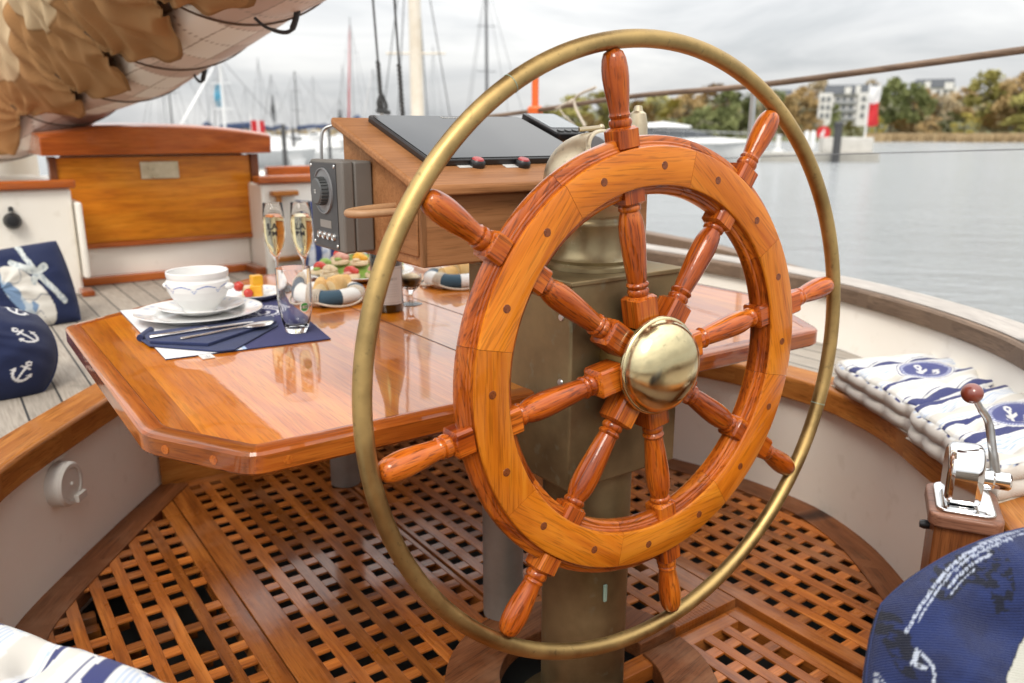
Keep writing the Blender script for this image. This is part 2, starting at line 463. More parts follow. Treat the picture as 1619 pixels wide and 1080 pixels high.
# ------------------------------------------------------------------ mesh builder
class MB:
    def __init__(self):
        self.v, self.f, self.gr, self.tone, self.mi = [], [], [], [], []

    def add(self, vs, fs, axis=(0, 1, 0), tone=None, mat=0, off=True):
        a = Vector(axis).normalized()
        b = a.orthogonal().normalized() if abs(a.z) > 0.9 else Vector((a.y, -a.x, 0)).normalized()
        c = a.cross(b)
        o = Vector((R.uniform(0, 40), 0 if not off else R.uniform(0, 40), R.uniform(0, 40))) if off else Vector((0, 0, 0))
        n = len(self.v)
        t = tone if tone is not None else 1.0
        for p in vs:
            p = Vector(p)
            self.v.append(p)
            self.gr.append((p.dot(a) + o.x, p.dot(b) + o.y, p.dot(c) + o.z))
            self.tone.append(t)
        for q in fs:
            self.f.append([i + n for i in q])
            self.mi.append(mat)
        return self

    def box(self, x0, x1, y0, y1, z0, z1, **k):
        vs = [(x, y, z) for x in (x0, x1) for y in (y0, y1) for z in (z0, z1)]
        fs = [(0, 1, 3, 2), (4, 6, 7, 5), (0, 4, 5, 1), (2, 3, 7, 6), (0, 2, 6, 4), (1, 5, 7, 3)]
        return self.add(vs, fs, **k)

    def obox(self, c, ax, ay, az, hx, hy, hz, **k):
        c, ax, ay, az = Vector(c), Vector(ax), Vector(ay), Vector(az)
        vs = [c + ax * (sx * hx) + ay * (sy * hy) + az * (sz * hz) for sx in (-1, 1) for sy in (-1, 1) for sz in (-1, 1)]
        fs = [(0, 1, 3, 2), (4, 6, 7, 5), (0, 4, 5, 1), (2, 3, 7, 6), (0, 2, 6, 4), (1, 5, 7, 3)]
        return self.add(vs, fs, **k)

    def prism(self, poly, z0, z1, **k):
        n = len(poly)
        vs = [(p[0], p[1], z0) for p in poly] + [(p[0], p[1], z1) for p in poly]
        fs = [list(range(n))[::-1], list(range(n, 2 * n))]
        fs += [(i, (i + 1) % n, n + (i + 1) % n, n + i) for i in range(n)]
        return self.add(vs, fs, **k)

    def prism_x(self, poly, x0, x1, **k):
        """poly of (y, z) pushed along x"""
        n = len(poly)
        vs = [(x0, p[0], p[1]) for p in poly] + [(x1, p[0], p[1]) for p in poly]
        fs = [list(range(n)), list(range(n, 2 * n))[::-1]]
        fs += [(i, n + i, n + (i + 1) % n, (i + 1) % n) for i in range(n)]
        return self.add(vs, fs, **k)

    def tube(self, path, r, n=12, closed=False, cap=True, **k):
        path = [Vector(p) for p in path]
        m = len(path)
        rs = r if isinstance(r, (list, tuple)) else [r] * m
        vs, fs = [], []
        prev = None
        for i, p in enumerate(path):
            if closed:
                t = path[(i + 1) % m] - path[i - 1]
            else:
                t = path[min(i + 1, m - 1)] - path[max(i - 1, 0)]
            t.normalize()
            if prev is None:
                u = t.orthogonal().normalized()
            else:
                u = (prev - t * prev.dot(t)).normalized()
            prev = u
            w = t.cross(u)
            for j in range(n):
                a = 2 * PI * j / n
                vs.append(p + (u * math.cos(a) + w * math.sin(a)) * rs[i])
        for i in range(m if closed else m - 1):
            i2 = (i + 1) % m
            for j in range(n):
                j2 = (j + 1) % n
                fs.append((i * n + j, i * n + j2, i2 * n + j2, i2 * n + j))
        if cap and not closed:
            fs.append(list(range(n))[::-1])
            fs.append(list(range((m - 1) * n, m * n)))
        k.setdefault("axis", path[-1] - path[0] if not closed else (0, 0, 1))
        return self.add(vs, fs, **k)

    def lathe(self, prof, o=(0, 0, 0), axis=(0, 0, 1), n=32, **k):
        o, a = Vector(o), Vector(axis).normalized()
        u = a.orthogonal().normalized()
        w = a.cross(u)
        vs, fs = [], []
        for r, h in prof:
            for j in range(n):
                t = 2 * PI * j / n
                vs.append(o + a * h + (u * math.cos(t) + w * math.sin(t)) * max(r, 1e-5))
        for i in range(len(prof) - 1):
            for j in range(n):
                j2 = (j + 1) % n
                fs.append((i * n + j, i * n + j2, (i + 1) * n + j2, (i + 1) * n + j))
        k.setdefault("axis", a)
        return self.add(vs, fs, **k)

    def ball(self, c, r, sx=1, sy=1, sz=1, n=14, **k):
        vs, fs = [], []
        m = n // 2 + 1
        for i in range(m):
            ph = PI * i / (m - 1)
            for j in range(n):
                t = 2 * PI * j / n
                vs.append(Vector(c) + Vector((r * sx * math.sin(ph) * math.cos(t), r * sy * math.sin(ph) * math.sin(t), r * sz * math.cos(ph))))
        for i in range(m - 1):
            for j in range(n):
                j2 = (j + 1) % n
                fs.append((i * n + j, (i + 1) * n + j, (i + 1) * n + j2, i * n + j2))
        return self.add(vs, fs, **k)

    def build(self, name, mat, parent=None, smooth=35, bevel=0.0, merge=True):
        me = bpy.data.meshes.new(name)
        me.from_pydata([tuple(p) for p in self.v], [], self.f)
        g = me.attributes.new("gr", "FLOAT_VECTOR", "POINT")
        g.data.foreach_set("vector", [c for q in self.gr for c in q])
        t = me.attributes.new("tone", "FLOAT", "POINT")
        t.data.foreach_set("value", self.tone)
        mats = mat if isinstance(mat, (list, tuple)) else [mat]
        for q in mats:
            me.materials.append(q)
        if len(mats) > 1:
            me.polygons.foreach_set("material_index", self.mi)
        bm = bmesh.new()
        bm.from_mesh(me)
        if merge:
            bmesh.ops.remove_doubles(bm, verts=bm.verts, dist=2e-5)
        bmesh.ops.recalc_face_normals(bm, faces=bm.faces)
        bm.to_mesh(me)
        bm.free()
        return link(name, me, parent, smooth, bevel)


def link(name, me, parent=None, smooth=35, bevel=0.0):
    if smooth:
        me.polygons.foreach_set("use_smooth", [True] * len(me.polygons))
        if smooth < 180:
            me.set_sharp_from_angle(angle=math.radians(smooth))
    o = bpy.data.objects.new(name, me)
    COL.objects.link(o)
    if parent:
        adopt(o, parent)
    if bevel:
        b = o.modifiers.new("Bevel", "BEVEL")
        b.width = bevel
        b.segments = 3
        b.limit_method = "ANGLE"
        b.angle_limit = math.radians(40)
        b.harden_normals = False
    return o


def world_of(o):
    m = o.matrix_basis.copy()
    p = o
    while p.parent:
        m = p.parent.matrix_basis @ p.matrix_parent_inverse @ m if p is o else m
        p = p.parent
    return m


def adopt(o, parent):
    o.parent = parent
    # parents: Empties placed by location/rotation only, or meshes at the origin of their own Empty
    inv = Matrix.Identity(4)
    chain = []
    p = parent
    while p:
        chain.append(p)
        p = p.parent
    w = Matrix.Identity(4)
    for q in reversed(chain):
        w = w @ q.matrix_parent_inverse @ q.matrix_basis if q.parent else q.matrix_basis.copy()
    o.matrix_parent_inverse = w.inverted()


def tag(o, label=None, cat=None, group=None, kind=None):
    if label:
        o["label"] = label
    if cat:
        o["category"] = cat
    if group:
        o["group"] = group
    if kind:
        o["kind"] = kind
    return o


def thing(name, label, cat, loc=(0, 0, 0), group=None):
    o = bpy.data.objects.new(name, None)
    o.empty_display_size = 0.1
    COL.objects.link(o)
    o.location = loc
    return tag(o, label, cat, group)


def dup(o, parent=None):
    c = o.copy()
    COL.objects.link(c)
    if parent:
        c.parent = parent
    for ch in list(o.children):
        dup(ch, c)
    return c


def grid_mesh(name, nu, nv, pos, col, mat, parent=None, wrap_u=False, smooth=180, sheets=1):
    """sheets of (nu+1)x(nv+1) points with a colour per point; pos(s,u,v), col(s,u,v); u,v in -1..1"""
    vs, fs, cs = [], [], []
    for s in range(sheets):
        base = len(vs)
        for i in range(nu + 1):
            for j in range(nv + 1):
                u, v = 2 * i / nu - 1, 2 * j / nv - 1
                vs.append(tuple(pos(s, u, v)))
                cs.append(col(s, u, v))
        for i in range(nu):
            for j in range(nv):
                a = base + i * (nv + 1) + j
                fs.append((a, a + nv + 1, a + nv + 2, a + 1))
    me = bpy.data.meshes.new(name)
    me.from_pydata(vs, [], fs)
    at = me.attributes.new("col", "FLOAT_COLOR", "POINT")
    at.data.foreach_set("color", [x for c in cs for x in (c[0], c[1], c[2], 1)])
    me.materials.append(mat)
    bm = bmesh.new()
    bm.from_mesh(me)
    bmesh.ops.remove_doubles(bm, verts=bm.verts, dist=1e-5)
    bmesh.ops.recalc_face_normals(bm, faces=bm.faces)
    bm.to_mesh(me)
    bm.free()
    return link(name, me, parent, smooth)


def text(name, body, loc, xdir, ydir, size, mat, parent=None, extr=0.0002, bold=0.0):
    cu = bpy.data.curves.new(name, "FONT")
    cu.body = body
    cu.size = size
    cu.extrude = extr
    cu.offset = bold
    cu.align_x = "CENTER"
    cu.align_y = "CENTER"
    cu.materials.append(mat)
    tmp = bpy.data.objects.new(name, cu)
    COL.objects.link(tmp)
    dg = bpy.context.evaluated_depsgraph_get()
    me = bpy.data.meshes.new_from_object(tmp.evaluated_get(dg))
    bpy.data.objects.remove(tmp)
    x, y = Vector(xdir).normalized(), Vector(ydir).normalized()
    y = (y - x * y.dot(x)).normalized()
    z = x.cross(y)
    mw = Matrix((x, y, z)).transposed().to_4x4()
    mw.translation = Vector(loc)
    me.transform(mw)
    me.name = name
    return link(name, me, parent, 0)


def catmull(pts, k=8, closed=False):
    pts = [Vector(p) for p in pts]
    out = []
    n = len(pts)
    for i in range(n if closed else n - 1):
        if closed:
            p0, p1, p2, p3 = pts[i - 1], pts[i], pts[(i + 1) % n], pts[(i + 2) % n]
        else:
            p0, p1, p2, p3 = pts[max(i - 1, 0)], pts[i], pts[i + 1], pts[min(i + 2, n - 1)]
        for j in range(k):
            t = j / k
            out.append(0.5 * ((2 * p1) + (p2 - p0) * t + (2 * p0 - 5 * p1 + 4 * p2 - p3) * t * t + (3 * p1 - p0 - 3 * p2 + p3) * t ** 3))
    if not closed:
        out.append(pts[-1])
    return out


# ------------------------------------------------------------------ own yacht: well, seats, coaming
XC = 0.8437
SEAT = 0.338
half_in = [(0.43, 2.30), (0.635, 2.03), (0.824, 1.758), (0.884, 1.585), (0.934, 1.406), (0.950, 1.24), (0.938, 1.10), (0.87, 0.93), (0.755, 0.765), (0.645, 0.62), (0.48, 0.47), (0.25, 0.37), (0.0, 0.34)]
half_out = [(1.36, 2.30), (1.37, 1.9), (1.355, 1.65), (1.30, 1.355), (1.20, 1.08), (1.07, 0.85), (0.93, 0.69), (0.72, 0.47), (0.45, 0.27), (0.2, 0.18), (0.0, 0.16)]
IN = catmull([Vector((w, y, 0)) for w, y in half_in], 6)
OUT0 = catmull([Vector((w, y, 0)) for w, y in half_out], 8)


def resample(pts, n):
    d = [0]
    for a, b in zip(pts, pts[1:]):
        d.append(d[-1] + (b - a).length)
    out = []
    for i in range(n):
        t = d[-1] * i / (n - 1)
        k = 0
        while k < len(d) - 2 and d[k + 1] < t:
            k += 1
        f = (t - d[k]) / max(1e-9, d[k + 1] - d[k])
        out.append(pts[k].lerp(pts[k + 1], f))
    return out


NP = 70
IN = resample(IN, NP)
OUT = resample(OUT0, NP)


def normals2(pts, first=None, last=None):
    """outward (away from the centre line) normals of a half outline running forward to aft"""
    out = []
    for i in range(len(pts)):
        t = pts[min(i + 1, len(pts) - 1)] - pts[max(i - 1, 0)]
        n = Vector((-t.y, t.x, 0)).normalized()
        out.append(n)
    out[-1] = Vector((0, -1, 0))
    return out


NIN, NOUT = normals2(IN), normals2(OUT)


def both(pts):
    """half outline -> starboard run then port run as one chain of (x, y)"""
    st = [(XC + p.x, p.y) for p in pts]
    po = [(XC - p.x, p.y) for p in pts]
    return st + po[::-1][1:]


def ring_section(mb, pts, nrm, section, **k):
    """sweep a section of (offset outward, z) along both halves of an outline"""
    chain = []
    for p, n in zip(pts, nrm):
        chain.append([(XC + p.x + n.x * o, p.y + n.y * o, z) for o, z in section])
    for p, n in list(zip(pts, nrm))[::-1][1:]:
        chain.append([(XC - p.x - n.x * o, p.y + n.y * o, z) for o, z in section])
    m = len(section)
    k.pop("axis", None)
    closed = k.pop("closed", True)
    # split into lengths so that the grain follows the curve
    step = 7
    i = 0
    while i < len(chain) - 1:
        j = min(i + step, len(chain) - 1)
        vs = [q for c in chain[i:j + 1] for q in c]
        fs = []
        for a in range(j - i):
            for b in range(m if closed else m - 1):
                b2 = (b + 1) % m
                fs.append((a * m + b, a * m + b2, (a + 1) * m + b2, (a + 1) * m + b))
        if closed:
            fs.append(list(range(m)))
            fs.append([(j - i) * m + b for b in range(m)][::-1])
        ax = Vector(chain[j][0]) - Vector(chain[i][0])
        mb.add(vs, fs, axis=ax, tone=R.uniform(0.9, 1.1) if closed else 1.0, **k)
        i = j
    return mb


yacht = thing("sailing_yacht", "cream cockpit of the classic yacht with teak seats, white walls and wooden rails", "yacht", (XC, 1.2, 0))
wall = MB()
ring_section(wall, IN, NIN, [(0.0, -0.12), (0.0, 0.30)], closed=False)
wall.build("well_wall", M["white"], yacht)
tr = MB()
ring_section(tr, IN, NIN, [(-0.022, 0.280), (-0.022, 0.334), (-0.016, 0.341), (0.072, 0.342), (0.072, 0.280)])
tr.box(XC - 0.43, XC + 0.43, 2.262, 2.345, 0.280, 0.3415, axis=(1, 0, 0))
tr.build("seat_trim", M["seat_trim"], yacht, bevel=0.004)
br = MB()
br.box(XC - 0.432, XC + 0.432, 2.284, 2.31, -0.1, 0.281, axis=(1, 0, 0), tone=0.85)
br.build("well_bulkhead", M["seat_trim"], yacht)
# seat planking: from the trim out to the coaming, plus the bridge deck
sd = MB()
for sgn in (1, -1):
    vs, fs = [], []
    for p, n, q in zip(IN, NIN, OUT):
        a = p + n * 0.06
        a.y = min(a.y, 2.30)
        vs += [(XC + sgn * a.x, a.y, SEAT), (XC + sgn * (q.x + 0.0), q.y, SEAT)]
    fs = [(2 * i, 2 * i + 1, 2 * i + 3, 2 * i + 2) for i in range(NP - 1)]
    sd.add(vs, fs, off=False)
w0 = OUT[0].x
sd.add([(XC - w0, 2.3003, SEAT), (XC + w0, 2.3003, SEAT), (XC + w0, 3.9, SEAT), (XC - w0, 3.9, SEAT)], [(0, 1, 2, 3)], off=False)
sd.build("seat_planking", M["teak"], yacht, smooth=0)
# coaming (forward extension added to the outline)
OUTF = [Vector((1.33, 3.62, 0)), Vector((1.35, 3.2, 0)), Vector((1.36, 2.7, 0))] + OUT
NOF = normals2(OUTF)
cm = MB()
ring_section(cm, OUTF, NOF, [(-0.002, 0.325), (0.03, 0.40), (0.045, 0.474)], closed=False)
cm.build("coaming", M["white"], yacht, smooth=60)
rc = MB()
ring_section(rc, OUTF, NOF, [(0.030, 0.470), (0.030, 0.512), (0.036, 0.520), (0.150, 0.520), (0.150, 0.470)])
rc.build("coaming_cap", M["rail"], yacht, bevel=0.003)
rt2 = MB()
ring_section(rt2, OUTF, NOF, [(0.042, 0.5205), (0.042, 0.5235), (0.144, 0.5235), (0.144, 0.5205)])
rt2.build("coaming_cap_top", M["rail_top"], yacht)


def sheer(mb):
    """the deck edge drops towards the stern"""
    for p in mb.v:
        t = min(1.0, max(0.0, (p.y - 1.3) / 1.3))
        p.z -= 0.10 * (1 - t * t * (3 - 2 * t))


sdk = MB()
BOW = [Vector((0.0, 8.6, 0)), Vector((0.55, 7.6, 0)), Vector((1.0, 6.4, 0)), Vector((1.25, 5.2, 0)), Vector((1.32, 4.4, 0))] + OUTF
NB = normals2(BOW)
ring_section(sdk, BOW, NB, [(0.10, 0.46), (0.40, 0.455)], closed=False)
sheer(sdk)
sdk.build("side_deck", M["rail_top"], yacht)
tb = MB()
ring_section(tb, BOW, NB, [(0.36, 0.455), (0.36, 0.532), (0.43, 0.532), (0.43, 0.455)])
sheer(tb)
tb.build("bulwark_rail", M["rail"], yacht, bevel=0.004)
hu = MB()
ring_section(hu, BOW, NB, [(0.42, 0.42), (0.40, 0.1), (0.30, -0.4), (0.10, -0.9)], closed=False)
hu.build("hull", M["hull"], yacht)
fd = MB()
fd.prism([(XC + p.x, p.y) for p in BOW[:5]] + [(XC - p.x, p.y) for p in BOW[:5][::-1]][:-1], 0.45, 0.458)
fd.build("foredeck", M["rail_top"], yacht)
# cabin trunk and lockers
cb = MB()
cb.box(-0.62, 0.445, 3.60, 4.9, 0.32, 0.752)
cb.box(1.19, 2.12, 3.60, 4.75, 0.32, 0.742)
cb.box(0.446, 1.189, 3.80, 3.86, 0.32, 0.87)
cb.box(0.446, 1.189, 4.2, 4.9, 0.32, 0.745)
cb.build("cabin_trunk", M["white"], yacht, bevel=0.012)
cp = MB()
cp.box(-0.65, 0.462, 3.575, 3.66, 0.753, 0.786, axis=(1, 0, 0))
cp.build("cabin_coaming", M["lid"], yacht, bevel=0.008)
cp = MB()
cp.box(1.172, 2.15, 3.575, 3.66, 0.743, 0.776, axis=(1, 0, 0))
cp.build("cabin_coaming", M["lid"], yacht, bevel=0.008)
cp = MB()
cp.box(-0.65, 0.19, 3.68, 3.95, 0.753, 0.822, axis=(1, 0, 0), tone=0.85)
cp.build("hand_rail", M["lid"], yacht, bevel=0.008)
cp = MB()
cp.box(1.36, 1.9, 4.0, 4.05, 0.743, 0.80, axis=(1, 0, 0), tone=0.8)
cp.build("hand_rail", M["lid"], yacht, bevel=0.008)
kk = MB()
kk.lathe([(0.0, 0.045), (0.02, 0.043), (0.030, 0.03), (0.031, 0.008), (0.024, 0.0)], (0.235, 3.60, 0.640), (0, -1, 0), 20)
kk.lathe([(0.0, 0.02), (0.008, 0.016), (0.010, 0)], (0.235, 3.585, 0.675), (0, 0, 1), 12)
kk.build("winch_knob", M["black"], yacht)
pdp = MB()
pdp.box(0.449, 0.472, 3.56, 3.78, 0.40, 0.70)
pdp.build("door_pocket", M["white"], yacht, bevel=0.010)
sk = MB()
sk.box(0.448, 1.188, 3.745, 3.80, SEAT + 0.001, 0.372, axis=(1, 0, 0))
sk.box(1.14, 1.187, 3.60, 3.744, SEAT + 0.001, 0.374, axis=(0, 1, 0), tone=0.7)
sk.box(0.425, 0.470, 3.50, 3.60, SEAT + 0.001, 0.36, axis=(0, 1, 0), tone=0.8)
sk.build("sill_trim", M["lid"], yacht, bevel=0.004)
for z0 in (0.395, 0.688):
    rk = MB()
    rk.box(1.225, 1.345, 3.555, 3.598, z0, z0 + 0.022, axis=(1, 0, 0))
    if z0 > 0.5:
        rk.box(1.25, 1.272, 3.57, 3.598, 0.60, z0 + 0.001, axis=(0, 0, 1))
    rk.build("glass_rack", M["seat_trim"], yacht, bevel=0.004)
# white outlet on the port wall
d = ray(103, 765)
pw = EYE + d * (1.925 / math.hypot(d.x, d.y))
nw = Vector((0.818, -0.575, 0.0))
so = MB()
so.lathe([(0.0, 0.014), (0.034, 0.014), (0.036, 0.012), (0.037, 0.016), (0.045, 0.016), (0.050, 0.010), (0.051, -0.02)], pw, nw, 32)
so.obox(pw + nw * 0.018 + Vector((0.012, 0.017, -0.038)), (0.575, 0.818, 0), (0, 0, 1), nw, 0.018, 0.008, 0.006)
so.lathe([(0.0, 0.019), (0.004, 0.018), (0.005, 0.013)], pw, nw, 10)
so.build("shower_outlet", M["white_plastic"], yacht)
so2 = MB()
so2.obox(pw + Vector((0, 0, 0.083)) + nw * 0.001, (0.575, 0.818, 0), (0, 0, 1), nw, 0.030, 0.020, 0.0015)
so2.build("wall_sticker", M["white_plastic"], yacht)

# companionway hatch
hat = thing("companionway_hatch", "varnished mahogany companionway hatch with curved sliding lid and small brass plate", "hatch", (0.83, 3.79, 0.37))
hp = MB()
hp.box(0.425, 1.205, 3.772, 3.798, 0.512, 0.864, axis=(1, 0, 0), off=False)
hp.v = hp.v
hp.gr = [(p.x, p.z, p.y) for p in hp.v]
hp.build("washboard", M["panel"], hat, bevel=0.003)
hb = MB()
hb.box(0.425, 1.205, 3.766, 3.80, 0.490, 0.5115, axis=(1, 0, 0), tone=0.9)
hb.build("lower_rail", M["lid"], hat, bevel=0.004)
for xa, xb in ((0.398, 0.4245), (1.2055, 1.240)):
    hf = MB()
    hf.box(xa, xb, 3.755, 3.82, 0.488, 0.868, axis=(0, 0, 1))
    hf.build("door_post", M["frame_dark"], hat, bevel=0.003)
hpl = MB()
hpl.obox((0.815, 3.768, 0.806), (1, 0, 0), (0, 0, 1), (0, 1, 0), 0.077, 0.036, 0.003)
hpl.build("lock_plate", M["binnacle"], hat, bevel=0.002)
hl = MB()
nseg = 24
vs, fs = [], []
for i in range(nseg + 1):
    t = i / nseg
    x = 0.372 + t * (1.288 - 0.372)
    z = 0.957 + 0.040 * (1 - (2 * t - 1) ** 2)
    vs += [(x, 3.715, 0.872), (x, 3.705, z - 0.012), (x, 3.735, z), (x, 4.45, z + 0.012), (x, 4.45, 0.872)]
for i in range(nseg):
    for b in range(5):
        fs.append((i * 5 + b, i * 5 + (b + 1) % 5, (i + 1) * 5 + (b + 1) % 5, (i + 1) * 5 + b))
fs += [(0, 1, 2, 3, 4), tuple(nseg * 5 + b for b in range(5))[::-1]]
hl.add(vs, fs, axis=(1, 0, 0))
hl.build("sliding_lid", M["lid"], hat, smooth=30, bevel=0.006)

# ------------------------------------------------------------------ floor gratings
PH = 0.0545      # pitch
HH = 0.0142      # half a hole
fl = thing("floor_grating", "varnished teak grating on the cockpit sole, forward port panel beside the table leg", "floor grating", (0.63, 1.6, 0), "teak floor gratings")


def half_width(y):
    best = 0
    for a, b in zip(IN, IN[1:]):
        if min(a.y, b.y) <= y <= max(a.y, b.y) and abs(a.y - b.y) > 1e-6:
            f = (y - a.y) / (b.y - a.y)
            best = max(best, a.x + (b.x - a.x) * f)
    return best


def hole_cut(x, y, rc_=0.205):
    return math.hypot(x - XC, y - 0.972) < rc_


def grating(root, x0, x1, cols, y1, y0, rows0, top, lim=None, frames=(1, 1, 1, 1), pitch=PH, hh=HH, skip=0.0, ts=0.006):
    """panel between x0..x1 and y0..y1; cols = hole columns, rows0 = first (forward) hole row"""
    fm, sl, cr = MB(), MB(), MB()
    th = 0.032
    rows = []
    y = rows0
    while y - hh > y0 + 0.01:
        rows.append(y)
        y -= pitch
    ylo = rows[-1] - hh
    yhi = rows[0] + hh
    g = 0.0012
    fx0, fx1 = cols[0] - hh, cols[-1] + hh

    def spans(x, a, b):
        """parts of the slat at x, from a to b, that stay out of the pedestal opening and inside the outline"""
        dx = abs(x - XC)
        hi, lo = b, a
        if lim:
            ys = [lo + (hi - lo) * i / 120 for i in range(121)]
            ok = [q for q in ys if dx < half_width(q) - 0.045]
            if not ok:
                return []
            lo, hi = min(ok), max(ok)
        if dx < 0.205:
            c = math.sqrt(0.205 ** 2 - dx * dx)
            out = []
            if lo < 0.972 - c:
                out.append((lo, min(hi, 0.972 - c)))
            if hi > 0.972 + c:
                out.append((max(lo, 0.972 + c), hi))
            return out
        return [(lo, hi)]
    # frame boards
    for (a, b) in ((x0 + g, fx0), (fx1, x1 - g)):
        if b - a > 0.006 and b > a:
            for lo, hi in spans((a + b) / 2, y0 + g, y1 - g):
                fm.box(a, b, lo, hi, top - th, top, axis=(0, 1, 0), tone=R.uniform(0.78, 0.98))
    if frames[0] and not lim:
        fm.box(fx0, fx1, yhi, y1 - g, top - th, top - 0.0006, axis=(1, 0, 0), tone=R.uniform(0.85, 1.0))
    if frames[1] and not lim:
        if not (x0 < XC + 0.2 and x1 > XC - 0.2 and y0 < 1.2):
            fm.box(fx0, fx1, y0 + g, ylo, top - th, top - 0.0006, axis=(1, 0, 0), tone=R.uniform(0.85, 1.0))
        else:
            for i in range(40):
                xa = fx0 + (fx1 - fx0) * i / 40
                xb = fx0 + (fx1 - fx0) * (i + 1) / 40
                if abs((xa + xb) / 2 - XC) > 0.2:
                    fm.box(xa, xb, y0 + g, ylo, top - th, top - 0.0006, axis=(1, 0, 0), tone=0.93, off=False)
    for a, b in zip(cols, cols[1:]):
        tn = R.uniform(0.62, 1.3)
        for lo, hi in spans((a + b) / 2, ylo, yhi):
            if hi - lo > 0.01:
                sl.box(a + hh, b - hh, lo, hi, top - ts, top, axis=(0, 1, 0), tone=tn)
    for x in cols:
        for ra, rb in zip(rows, rows[1:]):
            ya, yb = rb + hh, ra - hh
            ym = (ya + yb) / 2
            if hole_cut(x, ym, 0.19) or (lim and abs(x - XC) > half_width(ym) - 0.05):
                continue
            if skip and R.random() < skip:
                sl.box(x - hh, x + hh, ya, yb, top - 0.056, top - 0.036, axis=(1, 0, 0), tone=0.55)
                continue
            sl.box(x - hh, x + hh, ya, yb, top - ts, top - 0.0008, axis=(1, 0, 0), tone=R.uniform(0.6, 1.5))
    fm.build("frame_board", M["grating"], root, bevel=0.0012, merge=False)
    sl.build("lattice", M["grating"], root, bevel=0.001, merge=False)


cP1 = [0.487 + PH * i for i in range(7)]
cP2 = [2 * XC - x for x in cP1][::-1]
cW = [0.360 - PH * i for i in range(9)][::-1]
cS = [1.332 + PH * i for i in range(9)]
grating(fl, 0.4143, 0.8412, cP1, 2.282, 0.977, 2.2258, 0.0)
f2 = thing("floor_grating", "varnished teak grating on the cockpit sole, forward starboard panel under the wheel", "floor grating", (1.06, 1.6, 0), "teak floor gratings")
grating(f2, 0.8462, 1.277, cP2, 2.282, 0.977, 2.2258, 0.0)
f3 = thing("floor_grating", "wedge of brown teak grating along the port wall, with gaps in its slats", "floor grating", (0.2, 1.5, 0), "teak floor gratings")
grating(f3, -0.15, 0.4135, cW, 2.28, 0.5, 2.085, 0.0, lim=True, pitch=0.0572, hh=0.0150, skip=0.13)
f4 = thing("floor_grating", "curved teak grating along the starboard wall below the seat cushions", "floor grating", (1.5, 1.3, 0), "teak floor gratings")
grating(f4, 1.2778, 1.84, cS, 2.28, 0.5, 2.085, 0.0, lim=True, pitch=0.0525, hh=0.0138)
f5 = thing("floor_grating", "lower aft teak grating behind the step in front of the navy pillow", "floor grating", (1.06, 0.7, -0.02), "teak floor gratings")
cA = [1.2215 - 0.0532 * i for i in range(14)][::-1]
grating(f5, 0.4143, 1.277, cA, 0.974, 0.47, 0.9215, -0.015, pitch=0.0525)
mg = MB()
ring_section(mg, IN, NIN, [(-0.076, -0.03), (-0.076, 0.003), (0.004, 0.003), (0.004, -0.03)])
tag(mg.build("floor_margin", M["margin"]), "dark curved margin board round the edge of the gratings", "floor board")
fr = thing("ring_board", "round brown floor board with a hole for the pedestal foot", "floor board", (XC, 0.972, 0))


def half_ring(a0, a1, r0, r1, z0, z1):
    mb = MB()
    n = 28
    vs, fs = [], []
    for i in range(n + 1):
        a = a0 + (a1 - a0) * i / n
        c, s = math.cos(a), math.sin(a)
        for r, z in ((r0, z0), (r0, z1), (r1, z1), (r1, z0)):
            vs.append((XC + r * c, 0.972 + r * s, z))
    for i in range(n):
        for b in range(4):
            fs.append((i * 4 + b, i * 4 + (b + 1) % 4, (i + 1) * 4 + (b + 1) % 4, (i + 1) * 4 + b))
    fs += [(0, 1, 2, 3), tuple(n * 4 + b for b in range(4))[::-1]]
    mb.add(vs, fs, axis=(1, 0.2, 0), tone=0.9)
    return mb


half_ring(0.02, PI - 0.02, 0.150, 0.25, -0.03, 0.004).build("half_ring", M["margin"], fr, bevel=0.002)
half_ring(PI + 0.02, 2 * PI - 0.02, 0.150, 0.25, -0.05, -0.011).build("half_ring", M["margin"], fr, bevel=0.002)
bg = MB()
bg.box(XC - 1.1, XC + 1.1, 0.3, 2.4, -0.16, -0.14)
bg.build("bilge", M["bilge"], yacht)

# ------------------------------------------------------------------ pedestal and binnacle
ped = thing("steering_pedestal", "dark bronze steering pedestal with square gear box on a round column", "pedestal", (XC, 0.972, -0.1))
c_ = MB()
c_.lathe([(0.0, -0.135), (0.075, -0.135), (0.075, 0.45)], (XC, 0.972, 0), n=48)
c_.build("column", M["bronze"], ped)
c_ = MB()
c_.lathe([(0.0, -0.060), (0.076, -0.05), (0.09, -0.052), (0.125, -0.066), (0.128, -0.070), (0.128, -0.12)], (XC, 0.972, 0), n=48)
for i in range(6):
    a = PI / 6 + i * PI / 3
    c_.lathe([(0, 0.010), (0.006, 0.010), (0.0085, 0.0), (0.0085, -0.004)], (XC + 0.108 * math.cos(a), 0.972 + 0.108 * math.sin(a), -0.058), n=6)
c_.build("foot_flange", M["bronze"], ped)
c_ = MB()
c_.box(0.7287, 0.9586, 0.883, 1.16, 0.428, 0.755)
c_.build("gear_box", M["bronze"], ped, bevel=0.004)
c_ = MB()
c_.box(0.7255, 0.9618, 0.8798, 1.163, 0.748, 0.7556)
c_.build("box_lid", M["bronze"], ped, bevel=0.002)
for y, z in ((0.905, 0.60), (0.905, 0.70), (1.04, 0.60)):
    c_ = MB()
    c_.lathe([(0, 0.0025), (0.005, 0.002), (0.006, 0)], (0.7287, y, z), (-1, 0, 0), 12)
    c_.build("screw", M["steel"], ped)
for x, z in ((0.752, 0.605), (0.935, 0.605)):
    c_ = MB()
    c_.lathe([(0, 0.0025), (0.004, 0.002), (0.005, 0)], (x, 0.883, z), (0, -1, 0), 12)
    c_.build("screw", M["steel"], ped)
pv = MB()
